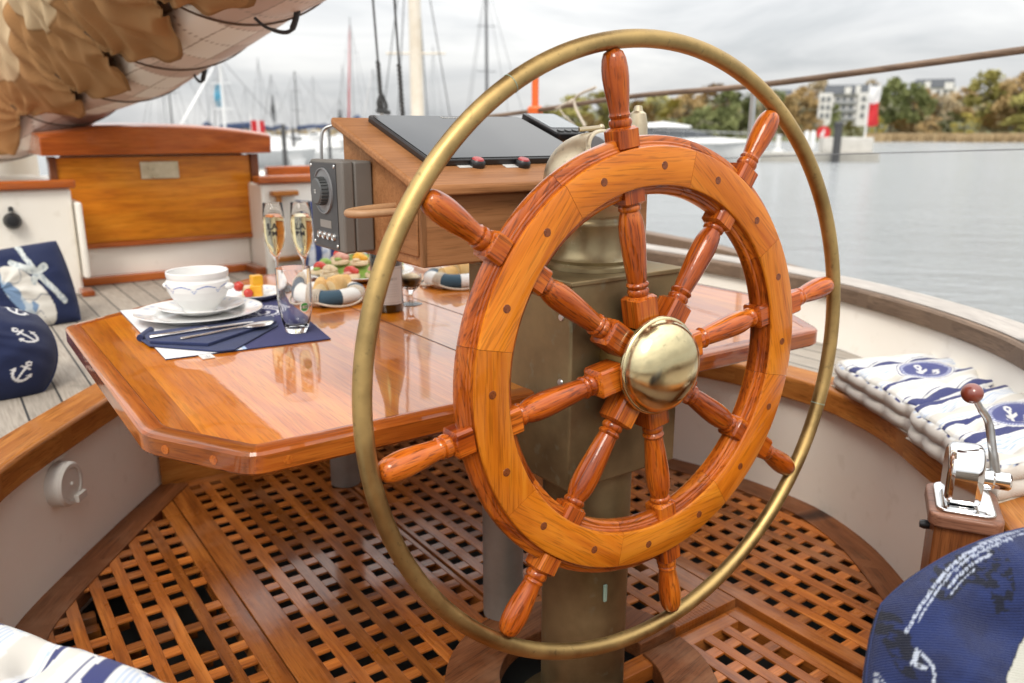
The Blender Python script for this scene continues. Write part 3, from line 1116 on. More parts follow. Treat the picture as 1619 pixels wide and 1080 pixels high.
pv.obox((XC - 0.038 + 0.02, 0.972 - 0.0745, 0.215), (1, 0, 0), (0, 0, 1), (0, 1, 0), 0.0035, 0.016, 0.0025)
pv.build("verdigris_mark", M["verdigris"], ped, bevel=0.002)

bn = thing("binnacle", "tarnished brass compass binnacle with domed hood and oval glass behind the wheel", "compass", (XC, 0.975, 0.755))
c_ = MB()
c_.lathe([(0.0, 0.756), (0.072, 0.756), (0.072, 0.762), (0.066, 0.766), (0.068, 0.771), (0.060, 0.776), (0.0565, 0.79), (0.0565, 0.822), (0.0585, 0.824), (0.0585, 0.829), (0.0565, 0.831), (0.0565, 0.837), (0.0585, 0.839), (0.0585, 0.844), (0.0565, 0.846), (0.062, 0.856), (0.07, 0.862)], (XC, 0.975, 0), n=56)
c_.build("binnacle_body", M["body_brass"], bn, smooth=50)
c_ = MB()
c_.ball((XC - 0.002, 0.975, 0.888), 0.0765, 1, 1, 0.98, n=44)
c_.build("hood", M["binnacle"], bn, smooth=180)
hn = Vector((0.03, -0.80, 0.58)).normalized()
c_ = MB()
hc = Vector((XC - 0.002, 0.975, 0.888)) + hn * 0.0605
ux = Vector((1, 0, 0)) - hn * hn.x
ux.normalize()
uy = hn.cross(ux)
pts = [hc + ux * (0.0485 * math.cos(a)) + uy * (0.0485 * math.sin(a)) for a in [2 * PI * i / 48 for i in range(48)]]
c_.tube(pts, 0.0048, 10, closed=True)
c_.build("window_frame", M["binnacle"], bn)
c_ = MB()
c_.lathe([(0.046 * i / 8, math.sqrt(0.0795 ** 2 - (0.046 * i / 8) ** 2) - 0.0605) for i in range(9)], hc, hn, 40)
c_.build("window_glass", M["lcd_dark"], bn, smooth=180)
c_ = MB()
lx = Vector((XC + 0.105, 0.99, 0.90))
c_.lathe([(0.0, 0.105), (0.006, 0.104), (0.008, 0.096), (0.013, 0.092), (0.016, 0.075), (0.017, 0.05), (0.026, 0.046), (0.027, 0.040), (0.02, 0.036), (0.02, 0.0)], lx, n=24)
c_.tube([lx + Vector((-0.04, 0, -0.01)), lx + Vector((0, 0, 0.005))], 0.008, 10)
c_.build("lamp", M["binnacle"], bn)
c_ = MB()
c_.tube([(XC - 0.022, 0.985, 0.967), (XC + 0.012, 0.975, 0.970)], 0.0035, 10)
c_.ball((XC + 0.014, 0.975, 0.970), 0.0055, n=10)
c_.build("hood_toggle", M["binnacle"], bn)

# ------------------------------------------------------------------ steering wheel
WN = Vector((-0.0193, -0.9995, 0.026)).normalized()
E1 = Vector((0.9998, -0.0194, 0.0)).normalized()
E2 = E1.cross(-WN).normalized()
if E2.z < 0:
    E2 = -E2
WC = Vector((0.8437, 0.8445, CZ - 0.3352))
wh = thing("ships_wheel", "big varnished wooden ship's wheel with eight spokes, brass hub and outer brass ring", "ship's wheel", WC)


def wp(r, a, t):
    return WC + (E1 * math.sin(a) + E2 * math.cos(a)) * r + WN * t


c_ = MB()
c_.tube([wp(0.46, 2 * PI * i / 160, 0) for i in range(160)], 0.0122, 20, closed=True)
c_.build("hand_ring", M["brass"], wh, smooth=180)
for a in (-0.545, 1.9):
    c_ = MB()
    c_.tube([wp(0.46 + 0.01235 * math.cos(b), a, 0.01235 * math.sin(b)) for b in [2 * PI * i / 20 for i in range(20)]], 0.0005, 6, closed=True)
    c_.build("ring_joint", M["verdigris"], wh)
prof = [(0.2655, 0.0235), (0.3135, 0.0235), (0.3160, 0.0222), (0.3170, 0.0200), (0.3172, 0.0130), (0.3190, 0.0118), (0.3215, 0.0118), (0.3232, 0.0105), (0.3232, 0.0092), (0.3275, 0.0088), (0.3310, 0.0065), (0.3320, 0.0030), (0.3320, -0.0035), (0.3310, -0.0070), (0.3275, -0.0092), (0.3232, -0.0096), (0.3232, -0.0109), (0.3215, -0.0122), (0.3190, -0.0122), (0.3172, -0.0134), (0.3170, -0.0205), (0.3160, -0.0228), (0.3135, -0.0240),
        (0.2655, -0.0240), (0.2630, -0.0228), (0.2620, -0.0205), (0.2618, -0.0134), (0.2600, -0.0122), (0.2578, -0.0122), (0.2562, -0.0109), (0.2562, -0.0096), (0.2525, -0.0092), (0.2495, -0.0070), (0.2488, -0.0035), (0.2488, 0.0030), (0.2495, 0.0065), (0.2525, 0.0088), (0.2562, 0.0092), (0.2562, 0.0105), (0.2578, 0.0118), (0.2600, 0.0118), (0.2618, 0.0130), (0.2620, 0.0200), (0.2630, 0.0222)]
face_id = {0, 1, 2, 42, 43}
rimF, rimS = MB(), MB()
m_ = len(prof)
for s in range(8):
    a0 = math.radians(12.6 + 45 * s) + 0.0009
    a1 = math.radians(12.6 + 45 * (s + 1)) - 0.0009
    am = (a0 + a1) / 2
    chord = E1 * math.cos(am) - E2 * math.sin(am)
    n = 16
    tone = [1.02, 0.94, 1.08, 0.9, 1.0, 0.92, 1.12, 1.05][s]
    ring = [[wp(r, a0 + (a1 - a0) * i / n, t) for r, t in prof] for i in range(n + 1)]
    vs = [p for q in ring for p in q]
    ff, fsd = [], []
    for i in range(n):
        for b in range(m_):
            q = (i * m_ + b, i * m_ + (b + 1) % m_, (i + 1) * m_ + (b + 1) % m_, (i + 1) * m_ + b)
            (ff if (b in face_id or b in (20, 21, 22, 23, 24)) else fsd).append(q)
    tilt = chord + (E1 * math.sin(am) + E2 * math.cos(am)) * R.uniform(-0.22, 0.22)
    rimF.add(vs, ff, axis=tilt, tone=tone)
    caps = [list(range(m_)), [n * m_ + b for b in range(m_)][::-1]]
    rimS.add(vs, fsd + caps, axis=chord, tone=tone)


def drop_loose(o):
    bm = bmesh.new()
    bm.from_mesh(o.data)
    bmesh.ops.delete(bm, geom=[v for v in bm.verts if not v.link_faces], context="VERTS")
    bm.to_mesh(o.data)
    bm.free()
    return o


drop_loose(rimF.build("rim_face", M["rim"], wh, smooth=30))
drop_loose(rimS.build("rim_moulding", M["rim_side"], wh, smooth=30))
# dowels
first = None
for k in range(16):
    a = math.radians(1.2 + 22.5 * k)
    if first is None:
        dm = MB()
        dm.lathe([(0.0, 0.0), (0.0056, 0.0), (0.0058, -0.0002), (0.0058, -0.003)], wp(0.2895, a, 0.0239), WN, 20, axis=E1)  if False else dm.lathe([(0.0, 0.0), (0.0056, 0.0), (0.0058, -0.0002), (0.0058, -0.003)], wp(0.2895, a, 0.0239), WN, 20)
        first = dm.build("dowel", M["dowel"], wh)
        a_first = a
    else:
        c = first.copy()
        COL.objects.link(c)
        c.matrix_basis = Matrix.Translation(WC) @ Matrix.Rotation(a - a_first, 4, -WN) @ Matrix.Translation(-WC)
# spokes


def spoke_mesh(a):
    mb = MB()
    u = E1 * math.sin(a) + E2 * math.cos(a)
    s = E1 * math.cos(a) - E2 * math.sin(a)

    def block(r0, r1, h, ch=0.004):
        # square block with softened shoulders
        sec = [(r0, h - ch), (r0 + ch, h), (r1 - ch, h), (r1, h - ch)]
        vs, fs = [], []
        c = 0.0035
        for r, q in sec:
            for (p1, p2) in ((q, q - c), (q - c, q), (-q + c, q), (-q, q - c), (-q, -q + c), (-q + c, -q), (q - c, -q), (q, -q + c)):
                vs.append(WC + u * r + s * p1 + WN * p2)
        for i in range(3):
            for b in range(8):
                fs.append((i * 8 + b, i * 8 + (b + 1) % 8, (i + 1) * 8 + (b + 1) % 8, (i + 1) * 8 + b))
        fs += [tuple(range(8)), tuple(range(24, 32))[::-1]]
        mb.add(vs, fs, axis=u)
    block(0.056, 0.105, 0.0205)
    mb.lathe([(0.0135, 0.103), (0.0155, 0.107), (0.0165, 0.111), (0.0155, 0.1145), (0.0135, 0.116), (0.0160, 0.119), (0.0170, 0.1215), (0.0160, 0.124), (0.0140, 0.1255), (0.0148, 0.130), (0.0165, 0.150), (0.0185, 0.178), (0.0192, 0.195), (0.0186, 0.210), (0.0165, 0.222), (0.0142, 0.2285), (0.0140, 0.2295), (0.0160, 0.2315), (0.0166, 0.2345), (0.0158, 0.2375), (0.0140, 0.239)], WC, u, 28)
    mb.lathe([(0.012, 0.236), (0.012, 0.35)], WC, u, 20)
    block(0.2385, 0.2665, 0.0185)
    block(0.3150, 0.3470, 0.0185)
    mb.lathe([(0.0140, 0.3465), (0.0158, 0.349), (0.0164, 0.3535), (0.0155, 0.357), (0.0130, 0.3585), (0.0145, 0.3605), (0.0152, 0.363), (0.0140, 0.3655), (0.0138, 0.368), (0.0150, 0.378), (0.0172, 0.395), (0.0186, 0.412), (0.0184, 0.424), (0.0168, 0.436), (0.0135, 0.4445), (0.008, 0.4485), (0.0, 0.4495)], WC, u, 28)
    return mb


A0 = math.radians(-9.4)
for k in range(8):
    sp_ = spoke_mesh(A0 + k * PI / 4)
    t = R.uniform(0.86, 1.12)
    sp_.tone = [t] * len(sp_.tone)
    sp_.build("spoke", M["spoke"], wh, smooth=40)
hubm = MB()
hubm.lathe([(0.0, -0.050), (0.058, -0.050), (0.060, -0.047), (0.060, 0.022), (0.066, 0.026), (0.070, 0.026)], WC, WN, 48)
hubm.lathe([(0.022, -0.12), (0.022, -0.05)], WC, WN, 24)
hubm.build("hub", M["brass"], wh, smooth=30)
hubm = MB()
hubm.lathe([(0.0, 0.024), (0.0735, 0.0245), (0.0745, 0.027), (0.0745, 0.031), (0.0725, 0.0335), (0.0705, 0.034), (0.0700, 0.036), (0.0685, 0.041), (0.064, 0.0495), (0.056, 0.0575), (0.044, 0.0640), (0.030, 0.0682), (0.015, 0.0700), (0.0, 0.0705)], WC, WN, 64)
hubm.build("hub_cap", M["brass_polish"], wh, smooth=40)

# ------------------------------------------------------------------ table
TZ = 0.568
tbl = thing("cockpit_table", "glossy varnished mahogany cockpit table with clipped corners on two grey legs", "table", (XC, 1.6, 0))
OL = [(0.281, 0.972), (0.187, 1.135), (0.187, 1.90), (0.745, 2.29), (1.15, 2.29), (1.66, 1.90), (1.66, 1.265), (1.463, 0.962)]


def rounded(poly, r, n=6):
    out = []
    m = len(poly)
    for i in range(m):
        p0, p1, p2 = Vector((*poly[i - 1], 0)), Vector((*poly[i], 0)), Vector((*poly[(i + 1) % m], 0))
        a, b = (p0 - p1).normalized(), (p2 - p1).normalized()
        k = min(r, (p0 - p1).length * 0.4, (p2 - p1).length * 0.4)
        for j in range(n + 1):
            t = j / n
            q = (p1 + a * k) * (1 - t) ** 2 + p1 * 2 * t * (1 - t) + (p1 + b * k) * t * t
            out.append(q)
    return out


def inset(pts, d):
    out = []
    m = len(pts)
    for i in range(m):
        t = (pts[(i + 1) % m] - pts[i - 1]).normalized()
        out.append(pts[i] + Vector((t.y, -t.x, 0)) * d)
    return out


OLr = rounded(OL, 0.026)
sign = 1
area = sum(a.x * b.y - b.x * a.y for a, b in zip(OLr, OLr[1:] + OLr[:1]))
sign = 1 if area < 0 else -1
inn = inset(OLr, 0.0302 * sign)
t_ = MB()
poly = [(p.x, p.y) for p in inn]
t_.prism(poly, TZ - 0.028, TZ, axis=(0.02, 1, 0), off=False)
t_.build("table_top", M["table"], tbl, smooth=0)
t_ = MB()
sec = [(0.0295, TZ - 0.030), (0.0295, TZ + 0.0002), (0.0285, TZ + 0.0008), (0.010, TZ + 0.0012), (0.003, TZ - 0.001), (0.0, TZ - 0.005), (0.0, TZ - 0.029), (0.004, TZ - 0.033), (0.022, TZ - 0.033)]
loops = [[q.to_tuple()[:2] + (z,) for q in inset(OLr, o * sign)] for o, z in sec]
mm = len(OLr)
# lengths of trim: one board per side of the outline
per = 7
for side in range(8):
    i0 = side * per + 3
    ids = [(i0 + k) % mm for k in range(per + 1)]
    vs = [loops[b][i] for i in ids for b in range(len(sec))]
    fs = []
    for a in range(per):
        for b in range(len(sec)):
            b2 = (b + 1) % len(sec)
            fs.append((a * len(sec) + b, a * len(sec) + b2, (a + 1) * len(sec) + b2, (a + 1) * len(sec) + b))
    ax = Vector(vs[-1]) - Vector(vs[0])
    t_.add(vs, fs, axis=ax, tone=[0.62, 0.95, 1.0, 0.95, 0.9, 0.95, 0.9, 1.0][side])
t_.build("edge_trim", M["table_edge"], tbl, smooth=22)
t_ = MB()
for (x, y, nx, ny) in ((0.33, 0.972, 0, -1), (0.60, 0.969, 0, -1), (0.25, 1.026, -0.86, -0.5), (0.207, 1.100, -0.86, -0.5), (1.2, 0.966, 0, -1)):
    t_ = MB()
    t_.lathe([(0, 0.0008), (0.0065, 0.0008), (0.0068, -0.003)], (x, y, TZ - 0.018), (nx, ny, 0), 16)
    t_.tone = [1.12] * len(t_.tone)
    t_.build("edge_plug", M["table_edge"], tbl)
t_ = MB()
t_.box(0.757, 0.7595, 0.985, 2.27, TZ + 0.0003, TZ + 0.0008)
t_.box(0.930, 0.9322, 1.18, 2.27, TZ + 0.0003, TZ + 0.0008)
t_.build("leaf_joint", M["frame_dark"], tbl, smooth=0)
t_ = MB()
t_.box(XC - 0.12, XC + 0.12, 1.16, 2.12, TZ - 0.075, TZ - 0.029, axis=(0, 1, 0))
t_.build("under_frame", M["table_edge"], tbl, bevel=0.003)
for y in (1.225, 2.01):
    t_ = MB()
    t_.lathe([(0.0, 0.002), (0.041, 0.002), (0.041, TZ - 0.06)], (XC, y, 0), n=40)
    t_.build("leg", M["leg"], tbl)

# ------------------------------------------------------------------ instrument console
con = thing("instrument_console", "unvarnished teak instrument console with sloping top above the table", "console", (XC, 1.2, 0.757))
X0, X1, YA, YF = 0.606, 1.083, 1.095, 1.375
k_ = MB()
k_.prism_x([(YA, 0.758), (YF, 0.758), (YF, 0.972), (YA, 0.868)], X0, X1, axis=(1, 0, 0))
k_.build("cabinet", M["console"], con, bevel=0.004)
k_ = MB()
k_.box(X0 - 0.0015, X0 + 0.006, YA - 0.0015, YA + 0.006, 0.76, 0.866, axis=(0, 0, 1), tone=0.6)
k_.build("corner_joint", M["console"], con)
sl_ = (0.988 - 0.884) / (1.39 - 1.078)
TA, TF = 1.076, 1.392


def topz(y):
    return 0.884 + (y - TA) * sl_


k_ = MB()
k_.prism_x([(TA, topz(TA) - 0.016), (TF, topz(TF) - 0.016), (TF, topz(TF)), (TA, topz(TA))], X0 - 0.014, X1 + 0.012, axis=(1, 0, 0), tone=1.05)
k_.build("sloping_top", M["console"], con, bevel=0.005)
k_ = MB()
nT = Vector((0, -sl_, 1)).normalized()
vT = Vector((0, 1, sl_)).normalized()


def top_pt(x, y, h=0.0):
    return Vector((x, y, topz(y))) + nT * h


def slab(mb, x0, x1, y0, y1, h0, h1, rr=0.006):
    pts = [(x0 + rr, y0), (x1 - rr, y0), (x1, y0 + rr), (x1, y1 - rr), (x1 - rr, y1), (x0 + rr, y1), (x0, y1 - rr), (x0, y0 + rr)]
    vs = [top_pt(x, y, h0) for x, y in pts] + [top_pt(x, y, h1) for x, y in pts]
    fs = [tuple(range(8))[::-1], tuple(range(8, 16))] + [(i, (i + 1) % 8, 8 + (i + 1) % 8, 8 + i) for i in range(8)]
    mb.add(vs, fs)


slab(k_, 0.652, 0.985, 1.152, 1.372, 0.0005, 0.011)
scr = k_.build("chart_plotter", M["black"], con, bevel=0.002)
k_ = MB()
slab(k_, 0.658, 0.979, 1.158, 1.366, 0.0112, 0.0122)
k_.build("screen", M["screen"], scr)
text("maker_name", "Raymarine", top_pt(0.82, 1.357, 0.0125), (1, 0, 0), vT, 0.012, M["label"], scr)
k_ = MB()
slab(k_, 0.995, 1.082, 1.262, 1.382, 0.0005, 0.016)
dsp = k_.build("depth_display", M["black"], con, bevel=0.003)
k_ = MB()
slab(k_, 1.003, 1.074, 1.292, 1.374, 0.0162, 0.0168, 0.003)
k_.build("screen", M["lcd"], dsp)
k_ = MB()
for i in range(4):
    slab(k_, 1.006 + i * 0.018, 1.019 + i * 0.018, 1.268, 1.281, 0.0162, 0.0185, 0.003)
k_.build("button", M["knob"], dsp)
k_ = MB()
slab(k_, 1.02, 1.075, 1.215, 1.25, 0.0005, 0.012)
k_.build("switch_pod", M["black"], con, bevel=0.002)
for px_ in (754, 826):
    p0 = Vector((0, 0, 0))
    d = ray(px_, 263)
    t = ((Vector((0, TA, topz(TA))) - EYE).dot(nT)) / d.dot(nT)
    p0 = EYE + d * t
    k_ = MB()
    k_.lathe([(0.0, 0.0), (0.0125, 0.0), (0.0135, 0.004), (0.0130, 0.009), (0.0105, 0.012)], p0, nT, 24)
    bt = k_.build("push_button", M["black"], con)
    k_ = MB()
    k_.lathe([(0.0110, 0.0085), (0.0105, 0.0118), (0.0085, 0.0140), (0.0, 0.0150)], p0, nT, 24)
    k_.build("button_cap", M["red"], bt)
    k_ = MB()
    slab(k_, p0.x - 0.037, p0.x - 0.012, p0.y - 0.006, p0.y + 0.008, 0.0004, 0.0012, 0.001)
    k_.build("button_label", M["label"], con)
k_ = MB()
k_.box(X0 - 0.004, X0, 1.105, 1.185, 0.775, 0.850, axis=(0, 1, 0), tone=0.85)
k_.build("back_plate", M["console"], con, bevel=0.003)
k_ = MB()
k_.tube(catmull([(X0 + 0.01, 1.118, 0.846), (0.555, 1.121, 0.845), (0.522, 1.128, 0.844), (0.510, 1.148, 0.844), (0.524, 1.170, 0.844), (0.56, 1.180, 0.846), (X0 + 0.01, 1.182, 0.848)], 8), 0.0062, 14, axis=(1, 0, 0))
k_.build("cup_ring", M["rope_tan"], con)
k_ = MB()
k_.tube(catmull([(0.60, 1.40, 0.975), (0.585, 1.41, 0.965), (0.580, 1.41, 0.93), (0.580, 1.41, 0.86)], 6), 0.003, 8)
k_.build("wire_hook", M["steel"], con)

spk = thing("intercom_box", "small grey intercom box with round speaker dial and four buttons on the console side", "intercom", (0.577, 1.32, 0.765))
SX, SY0, SY1, SZ0, SZ1 = 0.549, 1.256, 1.390, 0.766, 0.918
k_ = MB()
k_.box(SX, 0.570, SY0, SY1, SZ0, SZ1)
k_.build("front_case", M["grey_case"], spk, bevel=0.004)
k_ = MB()
k_.box(0.5708, 0.604, SY0 + 0.0008, SY1 - 0.0008, SZ0 + 0.0008, SZ1 - 0.0008)
k_.build("rear_case", M["grey_case"], spk, bevel=0.004)
k_ = MB()
k_.box(SX - 0.0015, SX - 0.0002, SY0 + 0.022, SY1 - 0.002, SZ0 + 0.005, SZ1 - 0.005)
k_.build("front_plate", M["plate_black"], spk, bevel=0.0005)
dc = Vector((SX - 0.0016, 1.331, 0.866))
k_ = MB()
k_.lathe([(0.0, 0.0004), (0.036, 0.0006), (0.037, 0.003), (0.0385, 0.003), (0.039, 0.0)], dc, (-1, 0, 0), 40)
k_.build("dial_ring", M["dial"], spk)
k_ = MB()
k_.lathe([(0.0, 0.015), (0.020, 0.015), (0.022, 0.013), (0.0225, 0.001)], dc, (-1, 0, 0), 36)
for i in range(24):
    a = 2 * PI * i / 24
    k_.obox(dc + Vector((-0.007, 0.0228 * math.cos(a), 0.0228 * math.sin(a))), (1, 0, 0), (0, math.cos(a), math.sin(a)), (0, -math.sin(a), math.cos(a)), 0.006, 0.0012, 0.0012)
kn = k_.build("volume_knob", M["knob"], spk)
k_ = MB()
k_.lathe([(0.0032, 0.0154), (0.0045, 0.0156), (0.0045, 0.0158), (0.0032, 0.0158)], dc, (-1, 0, 0), 4)
k_.build("knob_mark", M["label"], kn)
k_ = MB()
k_.box(SX - 0.0022, SX - 0.0014, 1.305, 1.352, 0.804, 0.817)
k_.build("display_strip", M["leg"], spk)
k_ = MB()
for i in range(4):
    k_.lathe([(0.0, 0.003), (0.0045, 0.003), (0.0052, 0.0015), (0.0062, 0.003), (0.0068, 0.0)], (SX - 0.0014, 1.297 + i * 0.0205, 0.7905), (-1, 0, 0), 18)
k_.build("button_row", M["steel"], spk)
k_ = MB()
for y in (SY0 + 0.028, SY1 - 0.008):
    for z in (SZ0 + 0.010, SZ1 - 0.010):
        k_.lathe([(0.0, 0.0016), (0.0028, 0.0012), (0.0034, 0.0)], (SX - 0.0014, y, z), (-1, 0, 0), 12)
k_.build("corner_screw", M["steel"], spk)
#PART2
# ------------------------------------------------------------------ things laid on the table
WHT = (0.74, 0.735, 0.715)
BLU = (0.16, 0.22, 0.44)


def turned(name, prof, o, col, mat, parent=None, n=72, axis=(0, 0, 1), k=4, smooth=50):
    """lathe with a painted colour; prof of (r, h), col(r, h, theta)"""
    pr = []
    for (a, b) in zip(prof, prof[1:]):
        for i in range(k):
            t = i / k
            pr.append((a[0] + (b[0] - a[0]) * t, a[1] + (b[1] - a[1]) * t))
    pr.append(prof[-1])
    o = Vector(o)

    def pos(s, u, v):
        r, h = pr[round((v + 1) / 2 * (len(pr) - 1))]
        a = PI * u
        return (o.x + max(r, 1e-5) * math.cos(a), o.y + max(r, 1e-5) * math.sin(a), o.z + h)

    def cl(s, u, v):
        r, h = pr[round((v + 1) / 2 * (len(pr) - 1))]
        return col(r, h, PI * u)
    return grid_mesh(name, n, len(pr) - 1, pos, cl, mat, parent, smooth=smooth)


# placemat
mc = [pz(190, 493, TZ), pz(262, 570, TZ), pz(523, 537, TZ), pz(440, 466, TZ)]   # back-left, front-left, front-right, back-right


def mat_pt(u, v):          # u 0..1 left->right, v 0..1 front->back
    a = mc[1].lerp(mc[2], u)
    b = mc[0].lerp(mc[3], u)
    return a.lerp(b, v)


emb = mat_pt(0.74, 0.62)


def mat_col(s, u, v):
    u, v = (u + 1) / 2, (v + 1) / 2
    p = mat_pt(u, v)
    d = p - emb
    r = d.length
    base = (0.030, 0.032, 0.115)
    if u < 0.30:
        base = (0.66, 0.655, 0.66)
    elif u < 0.47 and v < 0.5:
        base = (0.70, 0.70, 0.72)
        if (u * 40) % 2 < 0.9:
            base = (0.40, 0.52, 0.72)
    if u > 0.5:
        if abs(r - 0.047) < 0.0028 or abs(r - 0.058) < 0.0012:
            base = (0.66, 0.66, 0.70)
        elif 0.060 < r < 0.078 and d.y > 0.0 and abs((math.atan2(d.y, d.x) * 7) % 1.0 - 0.5) < 0.27:
            base = (0.60, 0.60, 0.66)
        elif anchor(d.x / 0.036, d.y / 0.036):
            base = (0.66, 0.66, 0.70)
    return base


def anchor(x, y):
    """is the point inside an anchor sign of half-height 1"""
    if abs(math.hypot(x, y - 0.76) - 0.17) < 0.075:
        return True
    if abs(x) < 0.085 and -0.85 < y < 0.62:
        return True
    if abs(y - 0.38) < 0.075 and abs(x) < 0.40:
        return True
    r = math.hypot(x, y + 0.15)
    if y < -0.12 and abs(r - 0.66) < 0.095:
        return True
    if abs(abs(x) - 0.66) < 0.24 - (y + 0.22) * 0.75 and -0.24 < y < 0.10:
        return True
    return False


pm = thing("placemat", "navy and white placemat with printed ring emblem under the soup cup and plates", "placemat", mc[1])
grid_mesh("mat_top", 120, 90, lambda s, u, v: mat_pt((u + 1) / 2, (v + 1) / 2) + Vector((0, 0, 0.0026)), mat_col, M["cloth"], pm)
b_ = MB()
b_.prism([(p.x, p.y) for p in mc], TZ + 0.0022 - 0.0016, TZ + 0.0024)
b_.build("mat_edge", M["navy"], pm, smooth=0)
tp = pz(323, 565, TZ)
b_ = MB()
b_.obox(tp + Vector((0.004, -0.001, 0.0015)), (1, 0.0, 0), (0, 1, 0), (0, 0, 1), 0.011, 0.016, 0.0008)
tgo = b_.build("sewn_tag", M["label"], pm)
grid_mesh("tag_print", 30, 30, lambda s, u, v: tp + Vector((0.004 + u * 0.006, -0.006 + v * 0.006, 0.0026)), lambda s, u, v: (0.03, 0.04, 0.12) if anchor(u, v) else (0.7, 0.69, 0.66), M["china"], tgo)


def rim_deco(R0):
    def f(r, h, a):
        c = WHT
        if R0 - 0.0068 < r < R0 - 0.0040:
            c = (0.30, 0.36, 0.52)
        k = (a / (2 * PI) * 12) % 1.0 - 0.5
        if R0 - 0.0175 + abs(k) * 0.02 < r < R0 - 0.0148 + abs(k) * 0.02 and abs(k) < 0.4:
            c = (0.36, 0.43, 0.60)
        return c
    return f


pc = Vector((0.4405, 1.802, TZ + 0.003))
o = turned("dinner_plate", [(0.0, 0.004), (0.075, 0.004), (0.085, 0.006), (0.095, 0.013), (0.128, 0.019), (0.1315, 0.0205), (0.132, 0.019), (0.098, 0.0095), (0.082, 0.001), (0.078, 0.0), (0.0, 0.001)], pc, rim_deco(0.132), M["china"], n=140)
tag(o, "large white dinner plate with thin blue rim line under the saucer", "plate")
sc = pc + Vector((0.012, 0.028, 0.006))
o = turned("saucer", [(0.0, 0.005), (0.045, 0.005), (0.055, 0.009), (0.087, 0.0175), (0.089, 0.0185), (0.0893, 0.017), (0.06, 0.006), (0.045, 0.0), (0.0, 0.001)], sc, rim_deco(0.0893), M["china"], n=120)
tag(o, "white saucer with blue rim line between dinner plate and soup cup", "saucer")


def cup_col(r, h, a):
    c = WHT
    k = (a / (2 * PI) * 8) % 1.0 - 0.5
    line = 0.0585 - 0.0026 * math.cos(2 * PI * k) - (0.008 * max(0, 1 - abs(k) * 9))
    if abs(h - line) < 0.0011 and r > 0.055:
        c = BLU
    elif abs(h - line + 0.0035) < 0.0006 and abs(k) < 0.12 and r > 0.055:
        c = (0.35, 0.42, 0.6)
    return c


cc = Vector((sc.x - 0.002, sc.y + 0.002, sc.z + 0.006))
cup = thing("soup_cup", "white round soup cup with blue garland line standing on the saucer", "cup", cc)
turned("bowl", [(0.0, 0.002), (0.033, 0.001), (0.036, 0.0), (0.037, 0.005), (0.044, 0.014), (0.056, 0.030), (0.0645, 0.047), (0.0672, 0.058), (0.0665, 0.067), (0.0635, 0.0705), (0.0632, 0.073), (0.0645, 0.077), (0.0652, 0.0868), (0.0640, 0.0880), (0.0622, 0.0868), (0.0605, 0.07), (0.055, 0.04), (0.035, 0.012), (0.0, 0.008)], cc, cup_col, M["china"], cup, n=160, k=9)
b_ = MB()
for sx in (1, -1):
    q = cc + Vector((sx * 0.052, -sx * 0.042, 0.054))
    b_.ball(q, 0.0105, 1.3, 1.3, 0.75)
b_.build("handle", plain("white_china", WHT, WHT, rough=0.12), cup)

# napkin, knife, spoon
nk = MB()


def flat(mb, pxs, z0, z1, **k):
    mb.prism([(pz(x, y, TZ).x, pz(x, y, TZ).y) for x, y in pxs], z0, z1, **k)


flat(nk, [(222, 541), (236, 551), (345, 560), (372, 557), (440, 518), (432, 506)], TZ + 0.0032, TZ + 0.0062)
flat(nk, [(225, 536), (238, 549), (330, 553), (437, 516), (431, 507)], TZ + 0.0062, TZ + 0.0125)
q0 = pz(223, 541, TZ)
nk.tube([pz(222, 542, TZ) + Vector((0, 0, 0.009)), pz(236, 529, TZ) + Vector((0.004, 0, 0.009))], 0.007, 12)
tag(nk.build("napkin", M["navy"], bevel=0.0015), "folded navy napkin under the knife and spoon", "napkin")


def cutlery(name, a, b, prof, label, cat, z):
    """prof of (t along, half width, half thickness, lift)"""
    pa, pb = pz(*a, TZ), pz(*b, TZ)
    d = pb - pa
    n = Vector((-d.y, d.x, 0)).normalized()
    mb = MB()
    vs, fs = [], []
    K = 12
    for t, w, h, l in prof:
        for j in range(K):
            an = 2 * PI * j / K
            vs.append(pa + d * t + n * (w * math.cos(an)) + Vector((0, 0, z + l + h * math.sin(an) + (-h * 1.2 * math.cos(an) ** 2 * 0))))
    for i in range(len(prof) - 1):
        for j in range(K):
            fs.append((i * K + j, i * K + (j + 1) % K, (i + 1) * K + (j + 1) % K, (i + 1) * K + j))
    fs += [tuple(range(K))[::-1], tuple(range((len(prof) - 1) * K, len(prof) * K))]
    mb.add(vs, fs)
    return tag(mb.build(name, M["silver"], smooth=50), label, cat)


ZT = 0.0128 + 0.003
cutlery("knife", (238, 545), (402, 521), [(0, 0.004, 0.002, 0), (0.02, 0.0065, 0.003, 0), (0.25, 0.0058, 0.003, 0), (0.5, 0.0042, 0.003, 0.001), (0.53, 0.006, 0.004, 0.001), (0.56, 0.007, 0.0012, 0.001), (0.8, 0.0085, 0.0011, 0.001), (0.95, 0.006, 0.001, 0.001), (1.0, 0.001, 0.0006, 0.001)], "silver table knife lying on the navy napkin beside the plate", "knife", ZT)
cutlery("spoon", (286, 547), (433, 521), [(0, 0.004, 0.0014, 0), (0.02, 0.0062, 0.0016, 0), (0.25, 0.005, 0.0018, 0), (0.55, 0.003, 0.002, 0.002), (0.66, 0.0035, 0.002, 0.002), (0.70, 0.0095, 0.003, 0.001), (0.77, 0.0165, 0.0042, 0.001), (0.85, 0.0185, 0.0045, 0.001), (0.93, 0.0155, 0.004, 0.001), (0.985, 0.0075, 0.003, 0.002), (1.0, 0.001, 0.001, 0.002)], "silver soup spoon lying on the navy napkin nearest the table edge", "spoon", ZT - 0.001)

